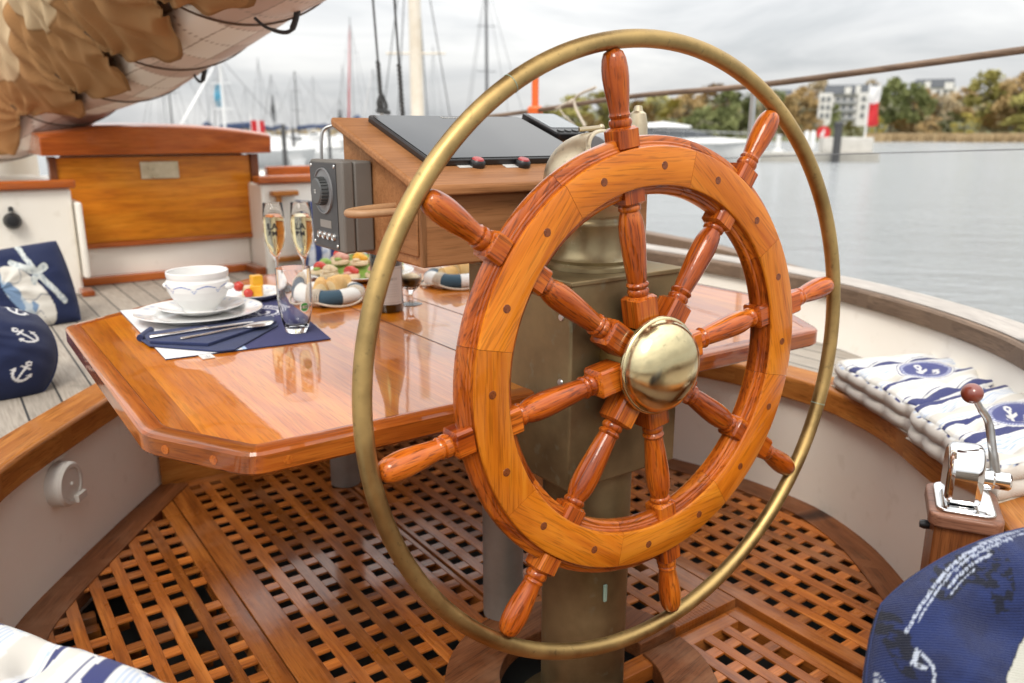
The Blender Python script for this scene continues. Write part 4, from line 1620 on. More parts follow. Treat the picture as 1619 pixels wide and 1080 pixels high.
# small plate with fruit
sp0 = Vector((0.602, 1.958, TZ + 0.001))
o = turned("side_plate", [(0.0, 0.006), (0.05, 0.006), (0.062, 0.009), (0.080, 0.018), (0.082, 0.019), (0.0823, 0.017), (0.062, 0.005), (0.05, 0.0), (0.0, 0.001)], sp0, rim_deco(0.0823), M["china"], n=100)
tag(o, "small white side plate with melon pieces beyond the soup cup", "plate")
for i, (dx, dy, c, r, dz) in enumerate([(-0.024, 0.01, "fruit_red", 0.0125, 0.012), (-0.012, -0.022, "fruit_red", 0.0115, 0.0), (-0.004, 0.0, "cream_food", 0.012, 0.0), (0.012, -0.012, "fruit_yellow", 0.014, 0.0), (0.014, -0.008, "fruit_yellow", 0.0125, 0.026)]):
    b_ = MB()
    c0 = sp0 + Vector((dx, dy, 0.0065 + r + dz))
    if c == "fruit_red":
        b_.ball(c0, r, n=16)
    else:
        rr = R.uniform(-0.5, 0.5)
        b_.obox(c0, (math.cos(rr), math.sin(rr), 0), (-math.sin(rr), math.cos(rr), 0), (0, 0, 1), r, r, r)
    ob = b_.build("melon_piece", M[c], bevel=0 if c == "fruit_red" else 0.002)
    tag(ob, ["upper red melon ball on the side plate", "lower red melon ball on the side plate", "pale melon cube between the red balls and yellow cubes", "lower yellow melon cube on the side plate", "yellow melon cube on top of another cube"][i], "melon piece", "fruit on the side plate")

# glasses
tg = Vector((0.566, 1.556, TZ + 0.0032))
tum = thing("water_glass", "empty water tumbler with green round sticker on the placemat corner", "glass", tg)
b_ = MB()
b_.lathe([(0.0, 0.0), (0.019, 0.0), (0.0215, 0.002), (0.027, 0.02), (0.0325, 0.045), (0.0345, 0.07), (0.0345, 0.13), (0.0343, 0.1312), (0.0333, 0.1308), (0.0331, 0.07), (0.031, 0.045), (0.0255, 0.022), (0.019, 0.012), (0.0, 0.010)], tg, n=64)
b_.build("tumbler", M["glass"], tum, smooth=60)
dd = Vector((EYE.x - tg.x, EYE.y - tg.y, 0)).normalized()
a0 = math.atan2(dd.y, dd.x) + 0.55


def stk(s, u, v):
    r = min(1.0, math.hypot(u, v))
    if r > 0:
        k = 1 / max(abs(u), abs(v)) * math.hypot(u, v) if max(abs(u), abs(v)) > 0 else 1
    u2, v2 = (u * math.sqrt(max(0, 1 - v * v / 2)), v * math.sqrt(max(0, 1 - u * u / 2)))
    a = a0 + u2 * 0.30
    rr = 0.0352 - 0.0006
    return (tg.x + (rr - 0.0005) * math.cos(a), tg.y + (rr - 0.0005) * math.sin(a), tg.z + 0.056 + v2 * 0.010)


def stkc(s, u, v):
    u2, v2 = (u * math.sqrt(max(0, 1 - v * v / 2)), v * math.sqrt(max(0, 1 - u * u / 2)))
    if math.hypot(u2, v2) > 0.86:
        return (0.7, 0.72, 0.7)
    if abs(v2) < 0.34:
        return (0.65, 0.7, 0.6) if math.sin(u2 * 22) > 0.35 else (0.03, 0.07, 0.02)
    return (0.05, 0.30, 0.06)


grid_mesh("sticker", 24, 16, stk, stkc, M["china"], tum)


def flute(c, name, label, top):
    g = thing(name, label, "glass", c, "champagne flutes on the table")
    H = top - c[2]
    b = MB()
    s = H / 0.24
    b.lathe([(0.0, 0.0), (0.033, 0.0), (0.034, 0.0015), (0.012, 0.004), (0.0042, 0.012), (0.0036, 0.03), (0.0036, 0.088 * s), (0.007, 0.097 * s), (0.017, 0.118 * s), (0.0245, 0.142 * s), (0.027, 0.165 * s), (0.0265, 0.19 * s), (0.0235, 0.2395 * s), (0.0228, 0.24 * s), (0.0222, 0.2392 * s), (0.0252, 0.19 * s), (0.0257, 0.165 * s), (0.0232, 0.143 * s), (0.0155, 0.119 * s), (0.0045, 0.101 * s), (0.0, 0.100 * s)], c, n=48)
    b.build("flute", M["flute_glass"], g, smooth=60)
    b = MB()
    b.lathe([(0.0, 0.1005 * s), (0.0043, 0.1015 * s), (0.0152, 0.1195 * s), (0.0229, 0.1432 * s), (0.0254, 0.165 * s), (0.0249, 0.19 * s), (0.0238, 0.205 * s), (0.0, 0.205 * s)], c, n=48)
    b.build("wine", M["wine"], g, smooth=60)
    v = Vector((EYE.x - c[0], EYE.y - c[1], 0)).normalized()
    xd = Vector((-v.y, v.x, 0))
    for k, (tx, zz, sz) in enumerate((("LA", 0.181, 0.021), ("BM", 0.163, 0.016))):
        text("glass_print", tx, Vector(c) + v * 0.0278 - xd * 0.004 + Vector((0, 0, zz * s)), xd, (0, 0, 1), sz, M["black"], g, 0.0001, 0.0007)
    return g


for (xx, yy, yt, lab) in ((441, 465, 320, "tall champagne flute with pale wine, left of the intercom box"), (484, 466, 319, "tall champagne flute partly behind the edge of the intercom box")):
    c = pz(xx, yy, TZ)
    c.z = TZ
    flute(c, "champagne_flute", lab, pY(xx, yt, c.y).z)

bt = thing("wine_bottle", "dark champagne bottle with grey paper label under the instrument console", "bottle", (0.815, 1.645, TZ))
b_ = MB()
b_.lathe([(0.0, 0.0), (0.033, 0.0), (0.0365, 0.004), (0.0365, 0.135), (0.0345, 0.150), (0.026, 0.185), (0.018, 0.215), (0.0155, 0.24), (0.015, 0.285), (0.016, 0.287), (0.016, 0.295), (0.0, 0.295)], (0.815, 1.645, TZ), n=48)
b_.build("bottle_body", M["bottle"], bt, smooth=50)
b_ = MB()
b_.lathe([(0.03665, 0.133), (0.0347, 0.150), (0.0262, 0.185), (0.0182, 0.215), (0.0157, 0.24), (0.0152, 0.285), (0.0, 0.297)], (0.815, 1.645, TZ + 0.0006), n=48)
b_.build("neck_foil", M["bottle_green"], bt, smooth=50)
va = math.atan2(EYE.y - 1.645, EYE.x - 0.815)


def lab_pos(s, u, v):
    a = va + 0.25 + u * 0.85
    return (0.815 + 0.0369 * math.cos(a), 1.645 + 0.0369 * math.sin(a), TZ + 0.063 + v * 0.043)


def lab_col(s, u, v):
    b = 0.52
    if abs(abs(v) - 0.9) < 0.03 or abs(abs(u) - 0.93) < 0.02:
        b = 0.36
    if abs(v - 0.35) < 0.05 and abs(u) < 0.5 and math.sin(u * 60) > -0.3:
        b = 0.33
    if abs((v * 8) % 1 - 0.5) < 0.12 and -0.7 < v < 0.1 and abs(u) < 0.6:
        b = 0.43
    return (b, b * 0.975, b * 0.94)


grid_mesh("paper_label", 40, 60, lab_pos, lab_col, painted("label_print", rough=0.6, weave=0, sheen=0), bt)

# lifebuoy bread baskets


def buoy(c, rot, label):
    g = thing("bread_basket", label, "basket", c, "lifebuoy shaped bread baskets")
    RR, rr = 0.066, 0.0225
    c = Vector(c) + Vector((0, 0, rr * 0.86))
    for k in range(8):
        a0 = rot + k * PI / 4
        a1 = a0 + PI / 4
        b = MB()
        vs, fs = [], []
        n, m = 10, 16
        for i in range(n + 1):
            a = a0 + (a1 - a0) * i / n
            for j in range(m):
                t = 2 * PI * j / m
                r = RR + rr * math.cos(t)
                vs.append((c.x + r * math.cos(a), c.y + r * math.sin(a), c.z + rr * 0.86 * math.sin(t)))
        for i in range(n):
            for j in range(m):
                fs.append((i * m + j, i * m + (j + 1) % m, (i + 1) * m + (j + 1) % m, (i + 1) * m + j))
        b.add(vs, fs)
        b.build("ring_section", M["basket_white"] if k % 2 else M["basket_navy"], g, smooth=180)
    for k in range(4):
        a = rot + k * PI / 2
        b = MB()
        for q in (-2, -1, 0, 1, 2):
            aa = a + q * 0.062
            pts = []
            for j in range(16):
                t = 2 * PI * j / 16
                r = RR + (rr + 0.001) * math.cos(t)
                pts.append((c.x + r * math.cos(aa), c.y + r * math.sin(aa), c.z + (rr * 0.86 + 0.001) * math.sin(t)))
            b.tube(pts, 0.0022, 6, closed=True)
        b.build("rope_wrap", M["rope"], g)
        b = MB()
        pts = []
        for i in range(15):
            t = i / 14
            aa = a + t * PI / 2
            r = RR + rr * 0.9 + 0.010 * math.sin(PI * t)
            pts.append((c.x + r * math.cos(aa), c.y + r * math.sin(aa), c.z - 0.004 - 0.011 * math.sin(PI * t)))
        b.tube(pts, 0.0028, 8)
        b.build("rope_loop", M["rope"], g)
    b = MB()
    b.lathe([(0.0, 0.0), (0.06, 0.0), (0.06, 0.004), (0, 0.004)], (c.x, c.y, TZ + 0.0006), n=32)
    b.build("basket_base", M["basket_white"], g)
    return c


def wedge(c, ang, L, w, h, label, group):
    c = Vector(c)
    a = Vector((math.cos(ang), math.sin(ang), 0))
    n = Vector((-a.y, a.x, 0))
    up = Vector((0, 0, 1))
    g = thing("bread_piece", label, "bread", c, group)
    b = MB()
    vs, fs = [], []
    K = 12
    for i, t in enumerate((-1, -0.92, -0.3, 0.3, 0.92, 1)):
        sc_ = (0.8, 1, 1.03, 1.03, 1, 0.8)[i]
        for j in range(K + 1):
            th = PI * j / K
            vs.append(c + a * (L * t) + n * (w * sc_ * math.cos(th)) + up * (h * sc_ * math.sin(th) ** 0.8))
    for i in range(5):
        for j in range(K):
            fs.append((i * (K + 1) + j, i * (K + 1) + j + 1, (i + 1) * (K + 1) + j + 1, (i + 1) * (K + 1) + j))
        fs.append((i * (K + 1), (i + 1) * (K + 1), (i + 1) * (K + 1) + K, i * (K + 1) + K))
    b.add(vs, fs)
    b.build("crust", M["bread"], g, smooth=50)
    b = MB()
    for s in (-1, 1):
        vs = [c + a * (L * s * 1.012) + n * (w * 0.84 * math.cos(PI * j / K)) + up * (0.002 + h * 0.78 * math.sin(PI * j / K) ** 0.8) for j in range(K + 1)]
        b.add(vs, [tuple(range(K + 1))])
    b.build("crumb", M["crumb"], g, smooth=0)
    return g


bc1 = buoy((0.748, 1.822, TZ), -2.38, "white and blue lifebuoy bread basket next to the bottle")
bc2 = buoy((1.115, 1.835, TZ), -2.75, "white and blue lifebuoy bread basket between console and wheel rim")
for k, (b0, dx, dy, ang, lift, lab) in enumerate([
        (bc1, -0.022, -0.006, 1.15, 0.012, "leftmost pale bread slice in the basket by the bottle"), (bc1, 0.012, -0.012, 0.75, 0.016, "middle bread slice in the basket by the bottle"), (bc1, 0.035, 0.02, 0.3, 0.010, "right bread slice in the basket by the bottle"),
        (bc2, -0.02, 0.0, 0.2, 0.010, "left bread roll in the basket near the wheel rim"), (bc2, 0.02, 0.012, 0.5, 0.022, "top bread roll in the basket near the wheel rim")]):
    wedge((b0.x + dx, b0.y + dy, TZ + 0.006 + lift), ang, 0.030, 0.019, 0.040 if k < 3 else 0.034, lab, "bread in the baskets")

# platter of canapes
pl0 = Vector((0.955, 2.105, TZ + 0.001))
o = turned("platter", [(0.0, 0.006), (0.11, 0.006), (0.125, 0.010), (0.155, 0.018), (0.157, 0.017), (0.125, 0.004), (0.11, 0.0), (0.0, 0.001)], pl0, lambda r, h, a: WHT, M["china"], n=80)
tag(o, "white serving platter with canapes behind the bread basket", "platter")
spots = []
for ringr, cnt, z0 in ((0.105, 10, 0.008), (0.055, 6, 0.036), (0.0, 1, 0.066)):
    for k in range(cnt):
        a = 2 * PI * k / cnt + ringr * 3
        spots.append((ringr * math.cos(a), ringr * math.sin(a), z0))
pd_ = MB()
pd_.lathe([(0.0, 0.058), (0.025, 0.054), (0.055, 0.031), (0.085, 0.010), (0.11, 0.0)], pl0 + Vector((0, 0, 0.0065)), n=40)
tag(pd_.build("salad_mound", M["fruit_green"], smooth=180), "mound of green lettuce leaves under the canapes on the platter", "lettuce")
tops = ["fruit_red", "ham", "fruit_yellow", "fruit_green", "fruit_red", "cream_food"]
for k, (dx, dy, dz) in enumerate(spots):
    c = pl0 + Vector((dx, dy, dz + 0.004))
    g = thing("canape", "small canape with colourful topping on the serving platter", "canape", c, "canapes on the platter")
    b = MB()
    b.lathe([(0.0, 0.0), (0.024, 0.0), (0.026, 0.003), (0.025, 0.010), (0.020, 0.013), (0.0, 0.014)], c, n=20)
    b.build("bread_base", M["cream_food"], g)
    b = MB()
    tm = tops[k % 6]
    b.ball(c + Vector((0, 0, 0.020)), 0.0165, 1.1, 1.0, 0.85)
    b.ball(c + Vector((0.010, -0.008, 0.018)), 0.011, 1.1, 1.0, 0.85)
    b.build("topping", M[tm], g)
    b = MB()
    b.ball(c + Vector((-0.012, -0.010, 0.016)), 0.009, 1.3, 1.0, 0.5)
    b.build("garnish", M[tops[(k * 2 + 1) % 6]], g)
# dessert glass behind the bottle
dg_c = pz(650, 481, TZ)
dgl = thing("dessert_glass", "small stemmed glass with pale cream behind the bottle", "glass", dg_c)
b_ = MB()
b_.lathe([(0.0, 0.0), (0.026, 0.0), (0.0265, 0.0015), (0.006, 0.005), (0.004, 0.02), (0.006, 0.03), (0.020, 0.042), (0.026, 0.056), (0.0265, 0.072), (0.0255, 0.072), (0.025, 0.057), (0.019, 0.044), (0.0, 0.036)], dg_c, n=36)
b_.build("glass_bowl", M["glass"], dgl, smooth=60)
b_ = MB()
b_.lathe([(0.0, 0.037), (0.0185, 0.0445), (0.0245, 0.057), (0.0245, 0.064), (0.015, 0.072), (0.0, 0.076)], dg_c, n=30)
b_.build("cream", M["cream_food"], dgl, smooth=180)

# ------------------------------------------------------------------ cushions and pillows
CW = (0.60, 0.595, 0.58)
CB = (0.54, 0.49, 0.44)
CN = (0.030, 0.036, 0.125)
CL = (0.36, 0.43, 0.55)


def stripes(t):
    """t in metres across the stripes"""
    t = t % 0.205
    bands = [(0.022, CW), (0.003, CN), (0.012, CW), (0.028, CN), (0.010, CW), (0.003, CL), (0.004, CW), (0.003, CL), (0.004, CW), (0.003, CL), (0.004, CW), (0.003, CL), (0.014, CW), (0.030, (0.52, 0.49, 0.44)), (0.012, CW), (0.004, CL), (0.006, CW), (0.012, CN), (0.008, CW), (0.020, (0.56, 0.53, 0.48))]
    for w, c in bands:
        if t < w:
            return c
        t -= w
    return CW


def seat_cushion(label, A, B, C, D, z0, z1, badge=True, nt=3, phase=0.0):
    """A,B inner edge (fwd, aft), C,D outer edge (aft, fwd): corners in plan"""
    A, B, C, D = [Vector((p.x, p.y, 0)) for p in (A, B, C, D)]
    root = thing("seat_cushion", label, "cushion", ((A + C) / 2) + Vector((0, 0, z0)))
    ctr = (A + B + C + D) / 4
    L = ((B - A).length + (C - D).length) / 2
    W = ((D - A).length + (C - B).length) / 2

    def plan(u, v):
        # round the corners a little
        k = 1 - 0.05 * (u * u * v * v) ** 2
        u, v = u * k, v * k
        s, t = (u + 1) / 2, (v + 1) / 2
        return A.lerp(B, s).lerp(D.lerp(C, s), t)

    def hgt(u, v):
        e = (1 - abs(u) ** 7) * (1 - abs(v) ** 7)
        h = (z1 - z0) * (0.84 + 0.16 * max(e, 0) ** 0.5)
        for i in range(nt):
            for j in range(nt):
                uu, vv = -1 + (2 * i + 1) / nt, -1 + (2 * j + 1) / nt
                d2 = ((u - uu) * L / 2) ** 2 + ((v - vv) * W / 2) ** 2
                h -= 0.019 * math.exp(-d2 / 0.0006)
        # pinch lines between the tufts
        h -= 0.003 * math.exp(-(((u * nt + nt) / 2 % 1 - 0.5) * 2 / 0.35) ** 2)
        h += 0.003 * noise.noise(Vector((u * 3 + phase * 9, v * 3, phase)))
        return h

    def top(s, u, v):
        p = plan(u, v)
        return (p.x, p.y, z0 + hgt(u, v))

    def tcol(s, u, v):
        x, y = u * L / 2, v * W / 2
        if badge:
            q = (x / 0.062) ** 2 + (y / 0.082) ** 2
            if q < 1:
                if anchor(-y / 0.042, -x / 0.042):
                    return CW
                if q > 0.86:
                    return CW
                if 0.62 < q < 0.80 and (math.atan2(x, y) * 9) % 1 < 0.5:
                    return (0.45, 0.47, 0.58)
                return (0.060, 0.068, 0.19)
            if q < 1.14:
                return CN if q < 1.06 else CW
        return stripes(x + 0.5 + phase + 0.006 * noise.noise(Vector((u * 2, v * 2, 3))))
    grid_mesh("printed_top", 150, 130, top, tcol, M["cloth"], root)

    def rim(w):
        w = w % 4
        k = int(w)
        f = (w - k) * 2 - 1
        return ((f, -1), (1, f), (-f, 1), (-1, -f))[k]

    def side(s, u, v):
        uu, vv = rim((u + 1) * 2)
        p = plan(uu, vv)
        out = (p - ctr).normalized()
        hh = hgt(uu, vv)
        t = (v + 1) / 2
        crease = abs(math.sin((u + 1) * 2 * nt * 1.5 * PI))
        o_ = 0.013 * (abs(math.sin(2 * PI * t)) ** 0.6) * (0.55 + 0.45 * crease ** 0.5) - 0.004 * (1 - crease)
        return (p.x + out.x * o_, p.y + out.y * o_, z0 + hh * t)

    def scol(s, u, v):
        if v > 0.86:
            return stripes((u * 1.7) + phase)
        return (0.58, 0.54, 0.49)
    grid_mesh("padded_side", 220, 26, side, scol, M["cloth"], root)
    b = MB()
    b.add([(p.x, p.y, z0) for p in (A, B, C, D)], [(0, 1, 2, 3)])
    b.build("under_side", M["rope"], root, smooth=0)
    return root


ZS, ZC = SEAT + 0.004, 0.963 - 0.548
seat_cushion("striped tufted seat cushion with navy anchor badge, farther of the two on the starboard seat", pz(1318, 565, ZC), pz(1452, 640, ZC), pz(1600, 592, ZC), pz(1492, 552, ZC), ZS, ZC + 0.002, phase=0.035)
seat_cushion("striped tufted seat cushion on the starboard seat behind the throttle lever", pz(1438, 640, ZC), pz(1585, 735, ZC), pz(1790, 680, ZC), pz(1625, 598, ZC), ZS, ZC + 0.006, phase=0.11)
ZB = 0.963 - 0.545
seat_cushion("striped tufted seat cushion on the port seat in the bottom left corner", pz(-130, 930, ZB), pz(345, 1082, ZB), pz(120, 1500, ZB), pz(-480, 1120, ZB), ZS, ZB - 0.003, badge=False, nt=3, phase=0.06)


def pillow(name, label, c, ax, ay, a, b, th, colf, mat, n=150, wr=0.012, pinch=0.07, seed=1.0, group=None, rnd=0.0, ex=0.42):
    c, ax, ay = Vector(c), Vector(ax).normalized(), Vector(ay)
    ay = (ay - ax * ay.dot(ax)).normalized()
    az = ax.cross(ay)
    root = thing(name, label, "pillow", c, group)

    def pos(s, u, v):
        sg = 1 if s == 0 else -1
        kx = (1 - pinch * (1 - v * v)) * math.sqrt(1 - rnd * v * v * 0.5)
        ky = (1 - pinch * (1 - u * u)) * math.sqrt(1 - rnd * u * u * 0.5)
        e = max(0.0, (1 - u * u) * (1 - v * v))
        h = th * e ** ex
        m = math.hypot(u, v)
        ang = math.atan2(v, u)
        h += wr * e ** 0.3 * noise.noise(Vector((math.cos(ang) * 3.0 + seed, math.sin(ang) * 3.0, m * 1.2 + s * 5)))
        h += wr * 0.5 * e ** 0.3 * noise.noise(Vector((u * 4 + seed * 3, v * 4, s * 3)))
        return c + ax * (u * a * kx) + ay * (v * b * ky) + az * (sg * h)
    grid_mesh("pillow_cover", n, n, pos, lambda s, u, v: colf(u, v) if s == 0 else colf(u, v), mat, root, sheets=2)
    bb = MB()
    ed = []
    for k in range(4):
        for i in range(24):
            f = i / 12 - 1
            u, v = ((f, -1), (1, f), (-f, 1), (-1, -f))[k]
            ed.append(c + ax * (u * a * (1 - pinch * (1 - v * v)) * math.sqrt(1 - rnd * v * v * 0.5)) + ay * (v * b * (1 - pinch * (1 - u * u)) * math.sqrt(1 - rnd * u * u * 0.5)))
    bb.tube(ed, 0.0028 if n < 300 else 0.0012, 8, closed=True)
    return root, bb


NAVY = (0.011, 0.018, 0.060)


def anchors_col(u, v):
    x, y = u * 1.75 + 0.30, v * 1.40 + 0.35
    i, j = math.floor(x), math.floor(y)
    x, y = x - i - 0.5, y - j - 0.5
    rr = random.Random(i * 31 + j * 7)
    t = rr.uniform(-1.0, 1.0)
    x, y = x * math.cos(t) - y * math.sin(t), x * math.sin(t) + y * math.cos(t)
    return (0.66, 0.66, 0.66) if anchor(x / 0.27, y / 0.27) else NAVY


r_, pp = pillow("anchor_pillow", "plump navy pillow with white anchors lying on the port seat", (0.005, 2.32, SEAT + 0.092), (1, -0.12, -0.06), (0.05, 0.75, 1.0), 0.20, 0.135, 0.125, anchors_col, M["cloth"], seed=2.0, pinch=0.0, rnd=0.72, ex=0.5)
pp.build("piping", M["navy"], r_)


def seg(px, py, ax_, ay_, bx, by):
    dx, dy = bx - ax_, by - ay_
    t = max(0, min(1, ((px - ax_) * dx + (py - ay_) * dy) / (dx * dx + dy * dy)))
    return math.hypot(px - ax_ - t * dx, py - ay_ - t * dy)


def knot_col(u, v):
    # pattern drawn in millimetre-like units across the visible half of the pillow
    x, y = (u - 0.1) * 148, (0.95 - v) * 67.6
    c = NAVY
    ex, ey = x - 36, y - 80
    a, b = ex * 0.70 + ey * 0.71, -ex * 0.71 + ey * 0.70
    if (a / 62) ** 2 + (b / 31) ** 2 < 1:
        c = (0.60, 0.575, 0.52)
        n = noise.noise(Vector((x * 0.05, y * 0.05, 1)))
        if abs(noise.noise(Vector((x * 0.035, y * 0.035, 7)))) < 0.03 and b < 22:
            c = (0.20, 0.21, 0.24)
        if b > 4 + 14 * n and a < 25:
            c = (0.15, 0.23, 0.35) if n < 0.12 else (0.38, 0.43, 0.47)
    for s in ((44, -5, 54, 22), (54, 22, 68, 50), (22, 27, 68, 50), (68, 50, 90, 40), (70, 52, 108, 98), (66, 50, 56, 62)):
        w = 5.6 + 1.6 * noise.noise(Vector((x * 0.09, y * 0.09, 2)))
        if seg(x, y, *s) < w:
            n = noise.noise(Vector((x * 0.16, y * 0.16, 4)))
            c = (0.52, 0.55, 0.53) if n > -0.2 else (0.34, 0.38, 0.40)
    return c


r_, pp = pillow("rope_pillow", "navy pillow printed with pale rope knot and shell, leaning in the port corner", (0.150, 3.12, SEAT + 0.105), (1, -0.10, 0.16), (-0.30, 0.45, 1.0), 0.205, 0.150, 0.085, knot_col, M["cloth"], seed=5.0, pinch=0.02, rnd=0.25)
pp.build("piping", M["navy"], r_)


def stripe_pil(u, v):
    return (0.03, 0.045, 0.15) if (u * 3 + 0.2) % 1 < 0.42 else ((0.62, 0.63, 0.66) if noise.noise(Vector((u * 9, v * 9, 0))) > -0.2 else (0.36, 0.42, 0.55))


r_, pp = pillow("striped_pillow", "navy and white striped pillow on the starboard seat behind the canapes", (1.475, 3.42, SEAT + 0.16), (1, -0.2, 0), (0, 0.3, 1.0), 0.18, 0.18, 0.06, stripe_pil, M["cloth"], n=60)
pp.build("piping", M["navy"], r_)


def big_col(u, v):
    x, y = u * math.sqrt(1 - 0.4 * v * v), v * math.sqrt(1 - 0.4 * u * u)
    n = noise.noise(Vector((x * 7, y * 7, 3))) + 0.5 * noise.noise(Vector((x * 22, y * 22, 5)))
    k = min(1, max(0, 0.5 + n))
    c = (0.009 + 0.004 * k, 0.015 + 0.010 * k, 0.062 + 0.042 * k)
    n2 = noise.noise(Vector((x * 26 + 3, y * 26, 9))) + 0.6 * noise.noise(Vector((x * 60, y * 60, 2)))
    if (n2 > -0.12 and (seg(x, y, -0.56, 0.80, -0.40, 0.885) < 0.05 or seg(x, y, -0.50, 0.87, -0.34, 0.80) < 0.035)) or (n2 > -0.1 and seg(x, y, -0.80, 0.70, -0.80, 0.50) < 0.045) or (n2 > 0.1 and seg(x, y, -0.36, 0.70, -0.30, 0.90) < 0.05):
        c = (0.006, 0.008, 0.020)
    bx = (y + 0.012 * noise.noise(Vector((x * 14, 0, 5)))) - (0.28 + 0.91 * (x + 0.62))
    if bx < 0 and x > -0.68:
        c = (0.50, 0.49, 0.425) if bx < -0.006 else (0.012, 0.015, 0.04)
    r = math.hypot(x, y)
    a = math.degrees(math.atan2(y, -x))
    wig = 0.004 * noise.noise(Vector((a * 0.2, 0, 1)))
    hatch = noise.noise(Vector((x * 150, y * 60, 1)))
    for r0, w, lo, hi in ((1.052, 0.006, 40, 95), (1.035, 0.004, 44, 95), (1.010, 0.006, 56, 72), (0.990, 0.003, 55, 66)):
        if abs(r + wig - r0 + 0.05) < w and lo < a < hi and hatch > -0.15:
            c = (0.40, 0.44, 0.54)
    if 0.975 < r < 1.0 and 58 < a < 80 and noise.noise(Vector((a * 3.2, r * 12, 1))) > 0.16:
        c = (0.34, 0.38, 0.48)
    for a_, b_y, c_x, d_y, w in ((-0.755, 0.575, -0.79, 0.52, 0.008), (-0.79, 0.52, -0.765, 0.50, 0.010), (-0.755, 0.575, -0.735, 0.50, 0.006), (-0.735, 0.50, -0.765, 0.40, 0.005), (-0.765, 0.40, -0.79, 0.32, 0.012), (-0.79, 0.32, -0.76, 0.22, 0.016), (-0.905, 0.49, -0.935, 0.40, 0.005), (-0.935, 0.40, -0.945, 0.32, 0.005), (-0.905, 0.49, -0.90, 0.42, 0.005), (-0.90, 0.42, -0.925, 0.34, 0.005)):
        if seg(x, y, a_, b_y, c_x, d_y) < w and noise.noise(Vector((x * 120, y * 60, 1))) > -0.25:
            c = (0.42, 0.46, 0.54)
    return c


ax_ = (RT * 0.96 + UP * 0.14 + FW * 0.10).normalized()
ay_ = (UP * 0.95 + FW * 0.30).normalized()
pc_ = EYE + ray(1757, 1174) * 0.80
r_, pp = pillow("big_navy_pillow", "large navy and cream pillow with sketchy white print in the bottom right corner", pc_, ax_, ay_, 0.245, 0.212, 0.07, big_col, M["cloth_bold"], n=320, wr=0.026, seed=3.3, pinch=0.0, rnd=0.80)
pp.build("piping", M["navy"], r_)

# ------------------------------------------------------------------ throttle pod
pod = thing("throttle_control", "chrome engine throttle with brown ball lever on a small teak pod", "throttle", (1.40, 0.62, 0.0))
fwd = Vector((0.80, 0.60, 0)).normalized()   # across the pod, towards the seat
sdv = Vector((0.60, -0.80, 0)).normalized()  # along the pod, towards aft
PZ_ = 0.372
pcn = (pz(1462, 762, PZ_) + pz(1478, 812, PZ_) + pz(1577, 828, PZ_) + pz(1580, 778, PZ_)) / 4
ua = (pz(1577, 828, PZ_) - pz(1478, 812, PZ_)).normalized()
ub = (pz(1462, 762, PZ_) - pz(1478, 812, PZ_))
ub = (ub - ua * ub.dot(ua)).normalized()
hx = (pz(1577, 828, PZ_) - pz(1478, 812, PZ_)).length / 2 + 0.010
hy = 0.070
p_ = MB()
pts = []
for sx, sy, a0 in ((1, 1, 0), (-1, 1, 90), (-1, -1, 180), (1, -1, 270)):
    for k in range(6):
        a = math.radians(a0 + 90 * k / 5)
        rr = 0.020
        q = pcn + ua * (sx * (hx - rr) + rr * math.cos(a)) + ub * (sy * (hy - rr) + rr * math.sin(a))
        pts.append((q.x, q.y))
p_.prism(pts, PZ_ - 0.022, PZ_, axis=ua)
p_.build("pod_top", M["pod_top"], pod, bevel=0.004)
p_ = MB()
p_.obox(pcn + Vector((0, 0, -0.19 - 0.012)), ua, ub, (0, 0, 1), hx - 0.010, hy - 0.010, 0.182, axis=(0, 0, 1))
p_.build("pod_body", M["pod_body"], pod, bevel=0.006)
p_ = MB()
ps = pcn - ua * (hx - 0.010) + Vector((0, 0, -0.055)) + ub * 0.01
p_.lathe([(0.0, 0.016), (0.006, 0.015), (0.008, 0.008), (0.007, 0.0), (0.011, -0.001)], ps, -ua, 14)
p_.build("stop_knob", M["black"], pod)
p_ = MB()
pts = []
for sx, sy, a0 in ((1, 1, 0), (-1, 1, 90), (-1, -1, 180), (1, -1, 270)):
    for k in range(6):
        a = math.radians(a0 + 90 * k / 5)
        q = pcn + ub * 0.004 + ua * (sx * (hx * 0.80 - 0.018) + 0.018 * math.cos(a)) + ub * (sy * (hy * 0.86 - 0.018) + 0.018 * math.sin(a))
        pts.append((q.x, q.y))
p_.prism(pts, PZ_ + 0.0003, PZ_ + 0.0055)
p_.build("base_plate", M["chrome"], pod, bevel=0.0025)
p_ = MB()
hc_ = pcn - ua * 0.006 + ub * 0.006 + Vector((0, 0, 0.006))
# housing: flat drum with rounded top; profile in the ub-z plane, thick along ua
pr_ = [(-0.043, 0.0), (-0.044, 0.020)] + [(-0.046 * math.cos(math.radians(q)), 0.045 + 0.048 * math.sin(math.radians(q))) for q in range(0, 181, 12)] + [(0.044, 0.020), (0.043, 0.0)]
vs = [hc_ + ub * a + Vector((0, 0, b)) - ua * 0.027 for a, b in pr_] + [hc_ + ub * a + Vector((0, 0, b)) + ua * 0.027 for a, b in pr_]
k = len(pr_)
fs = [tuple(range(k)), tuple(range(k, 2 * k))[::-1]] + [(i, k + i, k + (i + 1) % k, (i + 1) % k) for i in range(k)]
p_.add(vs, fs)
p_.build("housing", M["chrome"], pod, smooth=30, bevel=0.011)
p_ = MB()
pv_ = hc_ + ua * 0.027 + Vector((0, 0, 0.038))
p_.lathe([(0.0, 0.042), (0.012, 0.042), (0.0145, 0.039), (0.0145, 0.018), (0.017, 0.015), (0.018, 0.0)], pv_, ua, 28)
p_.build("pivot_boss", M["chrome"], pod)
p_ = MB()
lv0 = pv_ + ua * 0.022
dref = (lv0 - EYE).dot(FW)
lv2 = EYE + ray(1537, 622) * dref * 0.985
lv1 = EYE + ray(1563, 668) * dref
